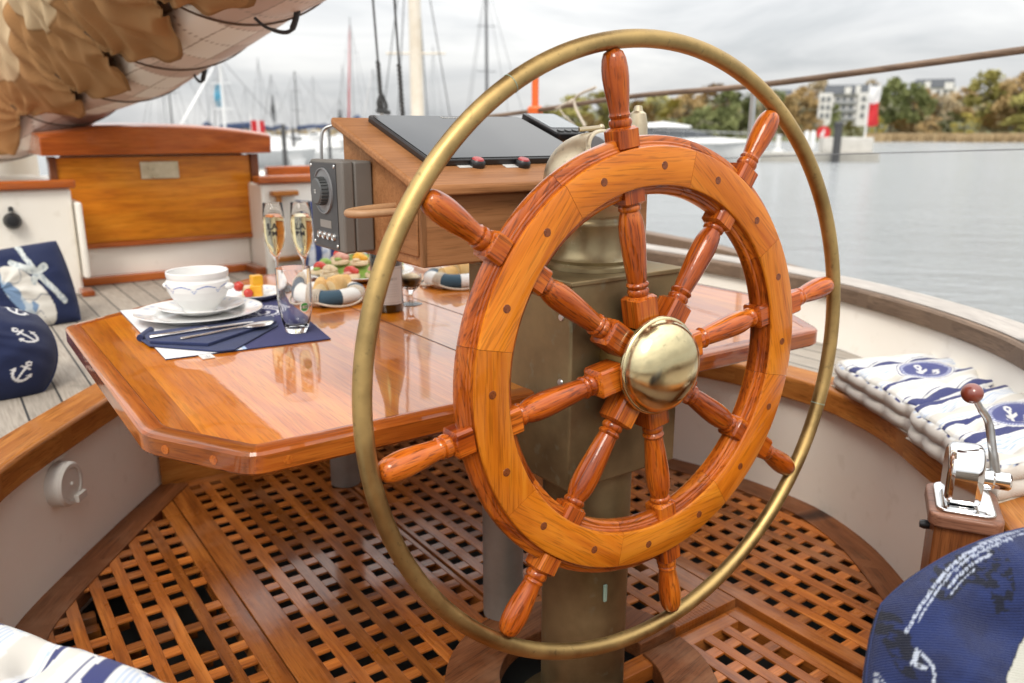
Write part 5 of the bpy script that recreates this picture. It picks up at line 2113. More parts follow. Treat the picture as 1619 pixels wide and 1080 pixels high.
p_.tube(catmull([lv0, lv0.lerp(lv1, 0.5) + Vector((0, 0, 0.0)), lv1, lv1.lerp(lv2, 0.5), lv2], 8), [0.0072] * 8 + [0.0066] * 8 + [0.006] * 8 + [0.005] * 9, 14)
p_.build("lever", M["steel"], pod)
p_ = MB()
p_.ball(lv2, 0.0165, n=28)
p_.build("ball_knob", M["red_knob"], pod, smooth=180)

# ------------------------------------------------------------------ boom with furled sail
ST = [(0.6, 0.80, 0.82, 0.35), (1.4, 0.76, 0.74, 0.365), (2.1, 0.71, 0.64, 0.37), (2.8, 0.67, 0.535, 0.355), (3.3, 0.63, 0.43, 0.325), (3.75, 0.55, 0.345, 0.285), (4.15, 0.37, 0.22, 0.30), (4.6, 0.25, 0.16, 0.31), (5.2, 0.2, 0.15, 0.28)]


def st_at(y):
    for a, b in zip(ST, ST[1:]):
        if a[0] <= y <= b[0]:
            f = (y - a[0]) / (b[0] - a[0])
            f = f * f * (3 - 2 * f) * 0.5 + f * 0.5
            return [a[i] + (b[i] - a[i]) * f for i in range(1, 4)]
    return list(ST[0][1:]) if y < ST[0][0] else list(ST[-1][1:])


SA = math.radians(-76)    # direction of the lower right flank in the x-z plane
BAY = 0.56


def bay(y):
    return ((y + 0.05) / BAY) % 1.0


def hem(y):
    """angle below the lower right flank at which the tan cover ends (scalloped between the ties)"""
    ph = bay(y)
    return 0.42 + 0.40 * abs(2 * ph - 1) ** 1.6 + 0.05 * noise.noise(Vector((y * 3, 0, 2)))


def sail_r(y, a, fold, d=0.0):
    """d = angle measured from the hem over the cover"""
    x, z, r = st_at(y)
    ph = bay(y)
    tie = math.exp(-(min(ph, 1 - ph) / 0.07) ** 2)
    pouch = math.sin(PI * ph) ** 0.7
    f = 1.0
    if fold:
        f += 0.040 * pouch * math.exp(-((d - 0.35) / 0.5) ** 2) - 0.06 * tie * min(1, d / 0.2)
        f += 0.08 * noise.noise(Vector((d * 0.9, y * 1.3, 1.0))) * min(1, d / 0.4)
        # creases that fan out from the ties, sharp like folded canvas
        q = ph if ph < 0.5 else ph - 1.0
        side = math.floor((y + 0.05) / BAY + 0.5)
        th = math.atan2(q * BAY * 1.5, d * 0.34 + 0.03)
        rho = math.hypot(q * BAY * 1.5, d * 0.34)
        w = th * 3.1 + 0.55 * noise.noise(Vector((rho * 5, side * 3.7, 1.5))) + side * 0.37
        tri = abs((w % 1.0) * 2 - 1)
        tri = tri * tri * (3 - 2 * tri) * 0.8 + tri * 0.2
        f += 0.075 * (tri - 0.5) * min(1, rho / 0.10) * (0.35 + 0.65 * math.exp(-rho / 0.45))
        w2 = d * 1.9 + 2.6 * q + 1.3 * noise.noise(Vector((y * 1.8, d * 0.7, 7.0)))
        tri2 = abs((w2 % 1.0) * 2 - 1)
        tri2 = tri2 * tri2 * (3 - 2 * tri2)
        f += 0.048 * (tri2 - 0.5) * min(1, d / 0.7)
        w3 = noise.noise(Vector((d * 4.0 - y * 4, y * 11, 3.0)))
        f += 0.010 * w3 * min(1, d / 0.25)
    return x, z, r * f


boom = thing("furled_mainsail", "tan and cream furled sail bundled on the boom above the companionway", "sail", (0.6, 2.5, 1.4))
NY, NA = 560, 300
YS0, YS1 = 0.7, 5.1


def sp_pos(s, u, v):
    y = YS0 + (YS1 - YS0) * (u + 1) / 2
    a = SA + 0.85 - 2.2 * (v + 1) / 2
    x, z, r = sail_r(y, a, 0)
    k = min(1.0, max(0.0, (SA - a - 0.50) / 0.4))
    r *= 0.985 - 0.22 * k * k * (3 - 2 * k)
    return (x + r * math.cos(a), y, CZ + z + r * math.sin(a))


def chk(s, u, v):
    y = YS0 + (YS1 - YS0) * (u + 1) / 2
    a = v * 0.36
    p, q = (y + a * 0.7) / 0.16, (a - y * 0.10) / 0.105
    i, j = math.floor(p), math.floor(q)
    if p % 1 < 0.03 or q % 1 < 0.04:
        return (0.30, 0.23, 0.18)
    k = random.Random(i * 77 + j * 13).random()
    return (0.66, 0.54, 0.47) if k < 0.4 else ((0.52, 0.39, 0.33) if k < 0.65 else (0.80, 0.76, 0.70))


grid_mesh("sail_cloth", 380, 220, sp_pos, chk, M["sail_check"], boom, smooth=180)
def cover_pos(s, u, v):
    y = YS0 + (YS1 - YS0) * (u + 1) / 2
    e = hem(y)
    t = ((v + 1) / 2) ** 1.3
    d = t * (2 * PI - e - 0.95)
    a = SA - e - d
    x, z, r0 = sail_r(y, a, 0)
    x, z, r = sail_r(y, a, 1, d)
    r = r0 + (r - r0) * min(1.0, (1 - t) / 0.15)
    r *= 1.012 + 0.022 * math.exp(-(t / 0.010) ** 2)
    return (x + r * math.cos(a), y, CZ + z + r * math.sin(a))


def cover_col(s, u, v):
    y = YS0 + (YS1 - YS0) * (u + 1) / 2
    ph = bay(y)
    d = ((v + 1) / 2) ** 1.3 * (2 * PI - 0.95 - hem(y))
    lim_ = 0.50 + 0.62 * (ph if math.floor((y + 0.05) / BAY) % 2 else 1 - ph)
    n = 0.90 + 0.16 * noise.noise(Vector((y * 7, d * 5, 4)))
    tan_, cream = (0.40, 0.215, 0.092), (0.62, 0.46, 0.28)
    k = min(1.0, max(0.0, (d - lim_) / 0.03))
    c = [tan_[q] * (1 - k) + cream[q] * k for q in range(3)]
    if d < 0.035 or abs(d - lim_) < 0.012:       # stitched hem and seams
        c = [q * 0.72 for q in c]
    return [q * n for q in c]


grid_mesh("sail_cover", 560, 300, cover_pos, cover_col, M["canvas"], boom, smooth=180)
b_ = MB()
for k in range(9):
    y = -0.05 + BAY * (k + 2)
    pts = []
    for j in range(24):
        a = SA + 0.5 - 1.5 * j / 23
        x, z, r = sail_r(y, a, 0)
        pts.append((x + r * 0.995 * math.cos(a), y, CZ + z + r * 0.995 * math.sin(a)))
    b_ = MB()
    b_.tube(pts, 0.0028, 6)
    b_.build("tie_cord", M["sail_tie"], boom)
b_ = MB()
for p0, p1, p2, p3, Y in (((402, 28), (425, 45), (460, 48), (474, -2), 2.08), ((306, 112), (310, 124), (320, 128), (325, 100), 2.95)):
    pts = catmull([pY(*p0, Y), pY(*p1, Y), pY(*p2, Y), pY(*p3, Y)], 8)
    b_ = MB()
    b_.tube(pts, [0.004] * 10 + [0.005] * 7 + [0.008] * 8, 8)
    b_.build("hanging_strap", M["rigging"], boom)
b_ = MB()
b_.tube([(0.62, 0.9, CZ + 0.72), (0.40, 5.3, CZ + 0.30)], 0.07, 20)
b_.build("boom_spar", M["mast_wood"], boom)
mt = MB()
mt.tube([(0.42, 5.38, 0.45), (0.42, 5.38, 6.5)], 0.10, 24)
tag(mt.build("main_mast", M["mast_wood"]), "varnished main mast at the forward end of the furled sail", "mast")

# ------------------------------------------------------------------ lifeline, rigging and the orange pole
LX = 2.45
lr = thing("guard_rail", "grey wooden guard rail on slim stanchions along the starboard side", "railing", (LX, 2.0, 0.5))
b_ = MB()
pts = [pX(620, 196, LX), pX(780, 183.5, LX), pX(1000, 152.5, LX), pX(1200, 134.5, LX), pX(1619, 79, LX), pX(1700, 68, LX)]
b_.tube(catmull(pts, 8), 0.0105, 12, axis=(0, 1, 0.1))
b_.build("top_rail", M["rail"], lr)
for px_, Y_ in ((1192, None), (700, None)):
    p = pX(px_, 136 if px_ > 1000 else 190, LX)
    b_ = MB()
    b_.tube([p, (p.x, p.y, 0.5)], 0.010, 12)
    b_.tube([p + Vector((0.022, 0.01, 0)), (p.x + 0.022, p.y + 0.01, 0.5)], 0.006, 10)
    b_.build("stanchion", M["steel"], lr)
b_ = MB()
b_.tube([pX(860, 262, LX), pX(1250, 246, LX), pX(1619, 236, LX)], 0.0016, 8)
b_.build("lower_wire", M["wire"], lr)
b_ = MB()
for a, b, c in (((942, 138), (908, 158), (925, 200)), ((880, 172), (905, 158), (900, 163))):
    b_.tube(catmull([pX(*a, LX - 0.02), pX(*b, LX - 0.03), pX(*c, LX - 0.05)], 6), 0.006, 8)
b_.tube(catmull([pX(908, 160, LX - 0.03), pX(885, 172, LX - 0.03), pX(915, 204, LX - 0.05)], 6), 0.003, 8)
tag(b_.build("mooring_rope", M["rope"]), "pale rope knotted round the guard rail above the binnacle", "rope")
op = thing("dan_buoy_pole", "bright orange pole with round base clamped to the guard rail", "pole", pX(845, 182, LX))
b_ = MB()
q0, q1 = pX(846, 178, LX), pX(849, 108, LX)
q1 = Vector((q0.x, q0.y, q1.z))
b_.tube([q0, q1], 0.017, 16)
b_.build("pole_tube", M["orange"], op)
b_ = MB()
b_.lathe([(0.0, 0.03), (0.03, 0.03), (0.038, 0.02), (0.036, -0.02), (0.0, -0.022)], q0, n=20)
b_.build("pole_foot", M["orange"], op)
b_ = MB()
b_.lathe([(0.034, -0.02), (0.034, -0.05), (0.0, -0.05)], q0, n=20)
b_.tube([q0 + Vector((0, 0, -0.04)), (q0.x, q0.y, 0.5)], 0.012, 10)
b_.build("clamp", M["black"], op)
for (xa, ya, xb, yb, lab) in ((588, -20, 604, 178, "left of two black rigging ropes rising behind the console, with an eye"), (622, -20, 637, 186, "right of two black rigging ropes rising behind the console")):
    g = thing("shroud", lab, "rope", (0, 0, 0), "shrouds behind the console")
    Xs = 2.05
    pa, pb = pX(xb, yb, Xs), pX(xb, yb, Xs)
    Ys = pb.y
    pa = pY(xa, ya, Ys)
    pm_ = pb.lerp(pa, 0.42)
    g.location = pb
    b_ = MB()
    b_.tube([pm_, pa, pa + (pa - pm_) * 2], 0.006, 8)
    b_.build("upper_wire", M["rigging"], g)
    b_ = MB()
    n = 40
    b_.tube([pb.lerp(pm_, i / n) + Vector((0.004 * math.sin(i * 1.9), 0, 0)) for i in range(n + 1)], 0.011, 8)
    b_.build("lashing", M["rigging"], g)
    if xa < 600:
        b_ = MB()
        b_.tube(catmull([pb + Vector((0, 0, 0.10)), pb + Vector((-0.022, 0, 0.05)), pb + Vector((-0.006, 0, 0.0)), pb + Vector((0.028, 0, 0.03)), pb + Vector((0.0, 0, 0.10))], 6), 0.009, 8)
        b_.tube([pb + Vector((-0.03, 0, 0.01)), pb + Vector((0.045, 0, 0.0))], 0.013, 8)
        b_.build("shackle", M["rigging"], g)
    b_ = MB()
    b_.tube([pb, (pb.x, pb.y, 0.5)], 0.010, 8)
    b_.build("bottom_screw", M["steel"], g)
#PART3
# ------------------------------------------------------------------ harbour: water, far shores, boats
WZ = CZ - 1.6
w_ = MB()
w_.add([(-1500, -300, WZ), (2500, -300, WZ), (2500, 3000, WZ), (-1500, 3000, WZ)], [(0, 1, 2, 3)])
tag(w_.build("water", M["water"], smooth=0), kind="structure")


def flat_dir(px):
    d = ray(px, 540)
    d = Vector((ray(px, 209).x, ray(px, 209).y, 0)).normalized()
    return d


def at(px, dist):
    d = flat_dir(px) * dist
    return Vector((d.x, d.y, 0))


def fwd_dist(px, dist):
    """depth along the optical axis of a far point, for pixel <-> metre sums"""
    return dist * math.cos(math.atan2(flat_dir(px).x, flat_dir(px).y) - YAW)


def zpx(px, y, dist):
    d = ray(px, y)
    return CZ + d.z * dist / math.hypot(d.x, d.y)


def hull_mesh(L, B, H, bow=0.55):
    """open sections from stern (-L/2) to bow (+L/2) along y"""
    vs, fs = [], []
    n, m = 12, 9
    for i in range(n + 1):
        t = i / n
        y = -L / 2 + L * t
        b = B / 2 * (0.78 + 0.22 * math.sin(PI * min(1, t * 1.3))) * (1 - max(0, (t - bow) / (1 - bow)) ** 2.2)
        sheer = H * (1 + 0.22 * (t - 0.35) ** 2 * 2)
        for j in range(m):
            a = -PI / 2 + PI * j / (m - 1)
            s = math.sin(a)
            vs.append((b * (abs(s) ** 0.6) * (1 if s >= 0 else -1), y + (0.06 * L * t * abs(s)), -0.3 + (sheer + 0.3) * abs(s) ** 1.4))
    for i in range(n):
        for j in range(m - 1):
            fs.append((i * m + j, i * m + j + 1, (i + 1) * m + j + 1, (i + 1) * m + j))
        fs.append((i * m, (i + 1) * m, (i + 1) * m + m - 1, i * m + m - 1))
    fs.append(tuple(range(m)))
    return vs, fs


def place(bm_v, c, head):
    cs, sn = math.cos(head), math.sin(head)
    return [(c.x + p[0] * cs - p[1] * sn, c.y + p[0] * sn + p[1] * cs, c.z + p[2]) for p in bm_v]


def sailboat(px, dist, L, head, ytop, label, cover="cover_navy", mast="mast_grey", furl=None, mr=0.055, flag=None, boomless=False):
    c = at(px, dist)
    c.z = WZ
    g = thing("moored_sailboat", label, "sailboat", c, "sailboats in the marina")
    hd = -YAW + head

    def loc(x, y, z):
        return Vector(place([(x, y, z)], c, hd)[0])
    b = MB()
    vs, fs = hull_mesh(L, L * 0.31, L * 0.115)
    b.add(place(vs, c, hd), fs)
    b.build("hull", M["gel_white"], g, smooth=40)
    b = MB()
    h0 = L * 0.115
    vs, fs = [], []
    for (y, wx, z) in ((-0.08 * L, 0.095 * L, h0), (-0.08 * L, 0.085 * L, h0 + 0.055 * L), (0.12 * L, 0.08 * L, h0 + 0.05 * L), (0.24 * L, 0.05 * L, h0 + 0.008 * L)):
        vs += [(-wx, y, z), (wx, y, z)]
    fs = [(0, 1, 3, 2), (2, 3, 5, 4), (4, 5, 7, 6), (0, 2, 4, 6), (1, 7, 5, 3)]
    b.add(place(vs, c, hd), fs)
    b.build("cabin", M["gel_white"], g, smooth=0, bevel=0.03)
    b = MB()
    for s in (-1, 1):
        b.add(place([(s * 0.0925 * L, -0.04 * L, h0 + 0.018 * L), (s * 0.0925 * L, 0.1 * L, h0 + 0.018 * L), (s * 0.0865 * L, 0.1 * L, h0 + 0.040 * L), (s * 0.0865 * L, -0.04 * L, h0 + 0.040 * L)], c, hd), [(0, 1, 2, 3)])
    b.build("cabin_window", M["window_dark"], g, smooth=0)
    base = loc(0, 0.1 * L, h0)
    dz = zpx(px, ytop, dist)
    top = Vector((base.x, base.y, max(dz, base.z + 3)))
    b = MB()
    b.tube([base, top], [mr, mr * 0.7], 10)
    mo = b.build("mast", M[mast], g)
    for f in (0.45, 0.72):
        b = MB()
        q = base.lerp(top, f)
        sx = loc(1, 0, 0) - loc(0, 0, 0)
        b.tube([q - sx * 0.5, q + sx * 0.5], 0.018, 6)
        b.build("spreader", M[mast], mo)
    b = MB()
    bowp, stern = loc(0, 0.5 * L, h0 * 1.1), loc(0, -0.49 * L, h0)
    b.tube([top, bowp], 0.012, 5)
    b.tube([top, stern], 0.012, 5)
    for s in (-1, 1):
        b.tube([base.lerp(top, 0.95), loc(s * 0.14 * L, 0.06 * L, h0)], 0.010, 5)
    b.build("rigging", M["wire"], g)
    if not boomless:
        b = MB()
        q0, q1 = base + Vector((0, 0, 0.12 * L)), loc(0, -0.28 * L, h0 + 0.115 * L)
        b.tube([q0, q0.lerp(q1, 0.5) + Vector((0, 0, 0.02 * L)), q1], [0.022 * L, 0.017 * L, 0.009 * L], 10)
        b.build("sail_cover", M[cover], g, smooth=180)
    if furl:
        b = MB()
        b.tube([top.lerp(bowp, 0.06), top.lerp(bowp, 0.5), top.lerp(bowp, 0.94)], [0.02, 0.05, 0.07], 10)
        b.build("furled_foresail", M[furl], g, smooth=180)
    if flag:
        b = MB()
        mat_, y0, y1, w = flag
        z0, z1 = zpx(px, y0, dist), zpx(px, y1, dist)
        vs = []
        sx = Vector((RT.x, RT.y, 0))
        for i in range(9):
            for j in range(3):
                f = i / 8
                vs.append(Vector((base.x, base.y, z0 + (z1 - z0) * f)) + sx * (w * (j / 2 - 0.5) * (0.5 + 0.5 * math.sin(f * 3))) + FW * (0.08 * math.sin(f * 7 + j)))
        fs = [(i * 3 + j, i * 3 + j + 1, (i + 1) * 3 + j + 1, (i + 1) * 3 + j) for i in range(8) for j in range(2)]
        b.add(vs, fs)
        b.build("flag", M[mat_], g, smooth=180)
    return g


sailboat(262, 52, 7.5, 0.3, 20, "sailboat with yellow sail cover just right of the tan furled sail", cover="yellow", mr=0.05)
sailboat(287, 48, 7.0, 2.9, 40, "sailboat with thin dark mast next to the one with a yellow cover", mast="pile", mr=0.045)
sailboat(330, 70, 9, 0.2, 20, "white sailboat with tall pale mast behind the hatch lid", mr=0.06)
sailboat(354, 58, 8, 0.5, 82, "sailboat flying a light blue pennant from its mast", flag=("flag_blue", 132, 168, 0.55), mr=0.05)
sailboat(378, 36, 7.5, 2.7, 92, "sailboat with thick white furled foresail beside the red flag", furl="flag_white", mr=0.07, mast="gel_white")
sailboat(413, 80, 9, 0.1, 90, "distant sailboat with thin blue-grey mast behind the red flag", mr=0.05)
sailboat(440, 64, 8, 0.6, 116, "sailboat with dark furled flag half way up the mast", flag=("pile", 150, 192, 0.32), mr=0.05)
sailboat(484, 62, 8, 1.0, 112, "white sailboat with bare dark mast left of the console", mast="pile", mr=0.05, cover="cover_navy")
sailboat(532, 60, 8, -0.2, 168, "sailboat with short dark flagged mast at the console's left corner", flag=("pile", 172, 205, 0.35), mr=0.04)
sailboat(564, 56, 10, 0.3, 24, "sailboat with red furled foresail behind the console", furl="flag_red", mr=0.055)
sailboat(600, 60, 9, 0.5, 108, "sailboat with white furled foresail behind the black rigging", furl="flag_white", mr=0.05)
sailboat(655, 14, 5.5, 0.0, -220, "sailboat with a thick cream wooden mast right behind the console", mast="mast_wood", mr=0.125, boomless=True)
sailboat(781, 40, 9, 0.4, -40, "sailboat with tall dark grey mast left of the orange pole", mast="wire", mr=0.085)


def small_boat(px, dist, L, head, label, top="flag_white"):
    c = at(px, dist)
    c.z = WZ
    g = thing("motorboat", label, "motorboat", c, "small boats at the pontoon")
    hd = -YAW + head
    b = MB()
    vs, fs = hull_mesh(L, L * 0.38, L * 0.15)
    b.add(place(vs, c, hd), fs)
    b.build("hull", M["gel_white"], g, smooth=40)
    b = MB()
    vs = [(-0.14 * L, -0.2 * L, 0.15 * L), (0.14 * L, -0.2 * L, 0.15 * L), (0.14 * L, 0.15 * L, 0.15 * L), (-0.14 * L, 0.15 * L, 0.15 * L), (-0.11 * L, -0.17 * L, 0.26 * L), (0.11 * L, -0.17 * L, 0.26 * L), (0.10 * L, 0.05 * L, 0.27 * L), (-0.10 * L, 0.05 * L, 0.27 * L)]
    fs = [(0, 1, 5, 4), (1, 2, 6, 5), (2, 3, 7, 6), (3, 0, 4, 7), (4, 5, 6, 7)]
    b.add(place(vs, c, hd), fs)
    b.build("cabin", M[top], g, smooth=0, bevel=0.04)


sailboat(398, 120, 9, 0.8, 135, "very distant sailboat just left of the red flag", mr=0.06)
sailboat(463, 130, 9, 0.2, 140, "very distant sailboat between the dark flag and the bare dark mast", mr=0.06)
sailboat(507, 115, 10, 0.9, 120, "distant sailboat with thin mast above the intercom box", mr=0.06)
sailboat(548, 125, 10, 0.4, 100, "distant sailboat with thin mast just left of the red foresail", mr=0.06)
sailboat(690, 110, 10, 0.3, 70, "distant sailboat with thin mast between the cream mast and the brass ring", mr=0.06)
small_boat(437, 52, 4.4, 1.2, "white motorboat tied up behind the champagne flutes")
small_boat(482, 44, 4.2, 1.45, "white motorboat with pale cover on the pontoon left of the intercom box", "gel_white")
small_boat(523, 54, 4.6, 1.6, "long white motorboat beside the console's left edge", "gel_white")
small_boat(463, 70, 5.0, 1.5, "white motorboat with dark canopy farther out in the marina", "cover_navy")
small_boat(424, 38, 3.2, 1.1, "small white motorboat right of the red flag", "flag_white")

po = MB()
pl_, pr__ = at(380, 25), at(700, 27)
ddp = (pr__ - pl_).normalized()
nn_ = Vector((-ddp.y, ddp.x, 0))
po.obox((pl_ + pr__) / 2 + Vector((0, 0, WZ + 0.40)), ddp, nn_, (0, 0, 1), (pr__ - pl_).length / 2, 1.0, 0.12)
tag(po.build("pontoon", M["concrete"], bevel=0.03), "pale grey floating pontoon behind the hatch and flutes", "pontoon")
for k, (px_, dd_, lab) in enumerate(((448, 26.3, "leftmost dark mooring post on the pontoon"), (463, 45, "dark mooring post far out between the boats"), (520, 38, "dark mooring post nearest the console"))):
    mp_ = MB()
    c = at(px_, dd_)
    mp_.tube([(c.x, c.y, WZ - 0.3), (c.x, c.y, WZ + 1.75)], 0.07, 12)
    mp_.lathe([(0.075, 1.75), (0.05, 1.83), (0.0, 1.85)], (c.x, c.y, WZ), n=12)
    tag(mp_.build("mooring_post", M["pile"]), lab, "mooring post", "mooring posts in the marina")

# red flag with white cross on a staff
fgp = at(398, 20)
fg = thing("red_flag", "red flag with white stripe flying right of the hatch lid", "flag", (fgp.x, fgp.y, WZ))
b_ = MB()
b_.tube([(fgp.x, fgp.y, WZ), (fgp.x, fgp.y, zpx(398, 180, 20))], 0.018, 8)
b_.build("flag_staff", M["gel_white"], fg)
sx = Vector((RT.x, RT.y, 0))
for (xa, xb, mt_) in ((398, 407, "flag_red"), (407, 411, "flag_white"), (411, 419, "flag_red")):
    b_ = MB()
    n = 6
    vs = []
    for i in range(n + 1):
        x = xa + (xb - xa) * i / n
        p = at(x, 20 + 0.05 * math.sin(x * 0.5))
        for j in range(5):
            vs.append((p.x, p.y, zpx(x, 190 + 29 * j / 4 + (x - 398) * 0.05, 20)))
    fs = [(i * 5 + j, i * 5 + j + 1, (i + 1) * 5 + j + 1, (i + 1) * 5 + j) for i in range(n) for j in range(4)]
    b_.add(vs, fs)
    b_.build("flag_panel", M[mt_], fg, smooth=180)

# right hand quay
qa, qb = at(1090, 49), at(1384, 51)
qd = (qb - qa).normalized()
qn = Vector((-qd.y, qd.x, 0))
q_ = MB()
q_.obox((qa + qb) / 2 + Vector((0, 0, WZ + 0.2)), qd, qn, (0, 0, 1), (qb - qa).length / 2, 1.2, 0.28)
tag(q_.build("quay", M["concrete"], bevel=0.04), "low grey concrete jetty reaching into the water behind the wheel", "jetty")
q_ = MB()
ca, cb_ = at(1300, 50.5), at(1378, 51.2)
q_.obox((ca + cb_) / 2 + Vector((0, 0, WZ + 0.48 + 0.42)), qd, qn, (0, 0, 1), (cb_ - ca).length / 2, 0.6, 0.42)
tag(q_.build("jetty_wall", M["jetty_white"], bevel=0.05), "low white block wall at the end of the jetty", "wall")
c = at(1325, 48.5)
q_ = MB()
q_.lathe([(0.21, -1.0), (0.21, 1.95), (0.24, 1.95), (0.24, 2.1), (0.1, 2.16), (0.0, 2.18)], (c.x, c.y, WZ), n=24)
tag(q_.build("mooring_pile", M["pile"]), "thick dark mooring pile standing in front of the jetty", "mooring post")
c = at(1232, 50)
q_ = MB()
q_.lathe([(0.34, 0.48), (0.34, 0.62), (0.13, 0.66), (0.12, 1.35), (0.17, 1.38), (0.17, 1.45), (0.0, 1.46)], (c.x, c.y, WZ), n=20)
tag(q_.build("jetty_bollard", M["gel_white"]), "white bollard with round foot on the jetty, seen beside the brass ring", "bollard")
c = at(1302, 55)
ls = thing("lifebuoy_station", "round red lifebuoy sign with white stripe behind the jetty", "sign", (c.x, c.y, WZ))
td = -flat_dir(1302)
q_ = MB()
q_.tube([(c.x, c.y, WZ), (c.x, c.y, WZ + 1.2)], 0.05, 10)
q_.build("post", M["pile"], ls)
q_ = MB()
zc = zpx(1302, 210, 55)
cc_ = Vector((c.x, c.y, zc))
q_.lathe([(0.0, 0.05), (0.40, 0.05), (0.40, -0.03), (0.0, -0.03)], cc_, td, 32)
q_.build("red_disc", M["flag_red"], ls)
q_ = MB()
sxx = Vector((RT.x, RT.y, 0))
q_.obox(cc_ + td * 0.06, (sxx * 0.55 + Vector((0, 0, 0.83))), (sxx * 0.83 - Vector((0, 0, 0.55))), td, 0.24, 0.10, 0.012)
q_.build("white_stripe", M["flag_white"], ls)
for px_, lab in ((1276, "left of two small white bollards on the lawn by the lifebuoy sign"), (1286, "right of two small white bollards on the lawn by the lifebuoy sign")):
    c = at(px_, 70)
    q_ = MB()
    q_.lathe([(0.22, 0.0), (0.20, 1.2), (0.12, 1.4), (0.0, 1.42)], (c.x, c.y, WZ + 0.3), n=12)
    tag(q_.build("lawn_bollard", M["gel_white"]), lab, "bollard", "white bollards")
# flag at the jetty end
c = at(1368, 51)
fp = thing("jetty_flag", "tall white and red banner on a pole at the end of the jetty", "flag", (c.x, c.y, WZ))
q_ = MB()
q_.tube([(c.x, c.y, WZ + 0.4), (c.x, c.y, zpx(1368, 132, 51))], 0.05, 10)
q_.build("flag_staff", M["gel_white"], fp)
for (ya, yb, mt_) in ((136, 163, "flag_white"), (163, 199, "flag_red")):
    b_ = MB()
    n, m = 8, 4
    vs = []
    for i in range(n + 1):
        y = ya + (yb - ya) * i / n
        for j in range(m + 1):
            x = 1370 + (15.5 - 1.5 * math.sin(y * 0.12)) * j / m
            p = at(x, 51 + 0.12 * math.sin(y * 0.15 + j))
            vs.append((p.x, p.y, zpx(x, y + 1.5 * math.sin(j * 1.1), 51)))
    fs = [(i * (m + 1) + j, i * (m + 1) + j + 1, (i + 1) * (m + 1) + j + 1, (i + 1) * (m + 1) + j) for i in range(n) for j in range(m)]
    b_.add(vs, fs)
    b_.build("flag_panel", M[mt_], fp, smooth=180)

# motor yacht at the jetty
c = at(1075, 46)
c.z = WZ
my = thing("motor_yacht", "white motor yacht with dark wraparound windows moored behind the wheel", "motor yacht", c)
hd = math.atan2(flat_dir(1075).y, flat_dir(1075).x) - PI + 0.12     # bow to the right of the picture
L_ = 8.2
vs, fs = hull_mesh(L_, 2.7, 1.05, 0.4)
b_ = MB()
b_.add(place(vs, c, hd), fs)
b_.build("hull", M["gel_white"], my, smooth=40)


def loft(secs, mat_, name, par):
    b = MB()
    vs, fs = [], []
    for (y, w, z0, z1, w1) in secs:
        vs += [(-w, y, z0), (w, y, z0), (w1, y, z1), (-w1, y, z1)]
    for i in range(len(secs) - 1):
        for k in range(4):
            fs.append((i * 4 + k, i * 4 + (k + 1) % 4, (i + 1) * 4 + (k + 1) % 4, (i + 1) * 4 + k))
    fs += [(0, 1, 2, 3), tuple(range((len(secs) - 1) * 4, len(secs) * 4))[::-1]]
    b.add(place(vs, c, hd), fs)
    return b.build(name, M[mat_], par, smooth=30, bevel=0.04)


loft([(-3.9, 1.2, 1.0, 1.25, 1.15), (2.0, 1.15, 1.0, 1.32, 1.05), (3.6, 0.5, 1.1, 1.2, 0.3)], "gel_white", "deckhouse", my)
loft([(-2.6, 1.08, 1.26, 1.85, 0.95), (0.2, 1.08, 1.28, 1.85, 0.9), (1.9, 0.85, 1.3, 1.34, 0.7)], "window_dark", "wrap_window", my)
loft([(-3.2, 1.1, 1.80, 1.92, 1.0), (-1.0, 1.1, 1.86, 2.14, 0.8), (0.5, 0.9, 1.84, 1.92, 0.7)], "gel_white", "hardtop", my)
b_ = MB()
for x in (-1.2, 1.2):
    ptt = [Vector(place([(x * (1 - (k / 7) ** 3), -1.5 + k * 0.75, 1.75 - 0.03 * k)], c, hd)[0]) for k in range(8)]
    b_.tube(ptt, 0.02, 6)
    for q in ptt[:-1]:
        b_.tube([q, q - Vector((0, 0, 0.55))], 0.015, 5)
b_.build("bow_rail", M["steel"], my)
for px_, lab in ((1003, "dark pile left of the white motor yacht"),):
    c2 = at(px_, 44)
    q_ = MB()
    q_.tube([(c2.x, c2.y, WZ - 0.5), (c2.x, c2.y, zpx(px_, 180, 44))], 0.16, 12)
    tag(q_.build("mooring_pile", M["pile"]), lab, "mooring post")

# land on the right: shore, hill, reeds
SH = 157.0
hb_ = MB()
vs, fs = [], []
cols_ = list(range(560, 2300, 40))
rows_ = [0, 3, 25, 60, 110, 170, 260]
for i, px_ in enumerate(cols_):
    rise = max(0.0, min(1.0, (px_ - 760) / 250))
    dsh = SH * (1 + max(0, (960 - px_)) / 400 * 0.9) + 8 * noise.noise(Vector((px_ * 0.01, 0, 0)))
    for j, r in enumerate(rows_):
        p = at(px_, dsh + r)
        z = WZ + (-0.4, 0.5, 0.9, 3.5, 8.5, 13.0, 17.0)[j] * (rise if j > 1 else 1) + (0.8 * noise.noise(Vector((px_ * 0.02, r * 0.05, 1))) if j > 1 else 0)
        vs.append((p.x, p.y, z))
k = len(rows_)
for i in range(len(cols_) - 1):
    for j in range(k - 1):
        fs.append((i * k + j, i * k + j + 1, (i + 1) * k + j + 1, (i + 1) * k + j))
hb_.add(vs, fs)
tag(hb_.build("hill", M["hill"], smooth=180), kind="structure")
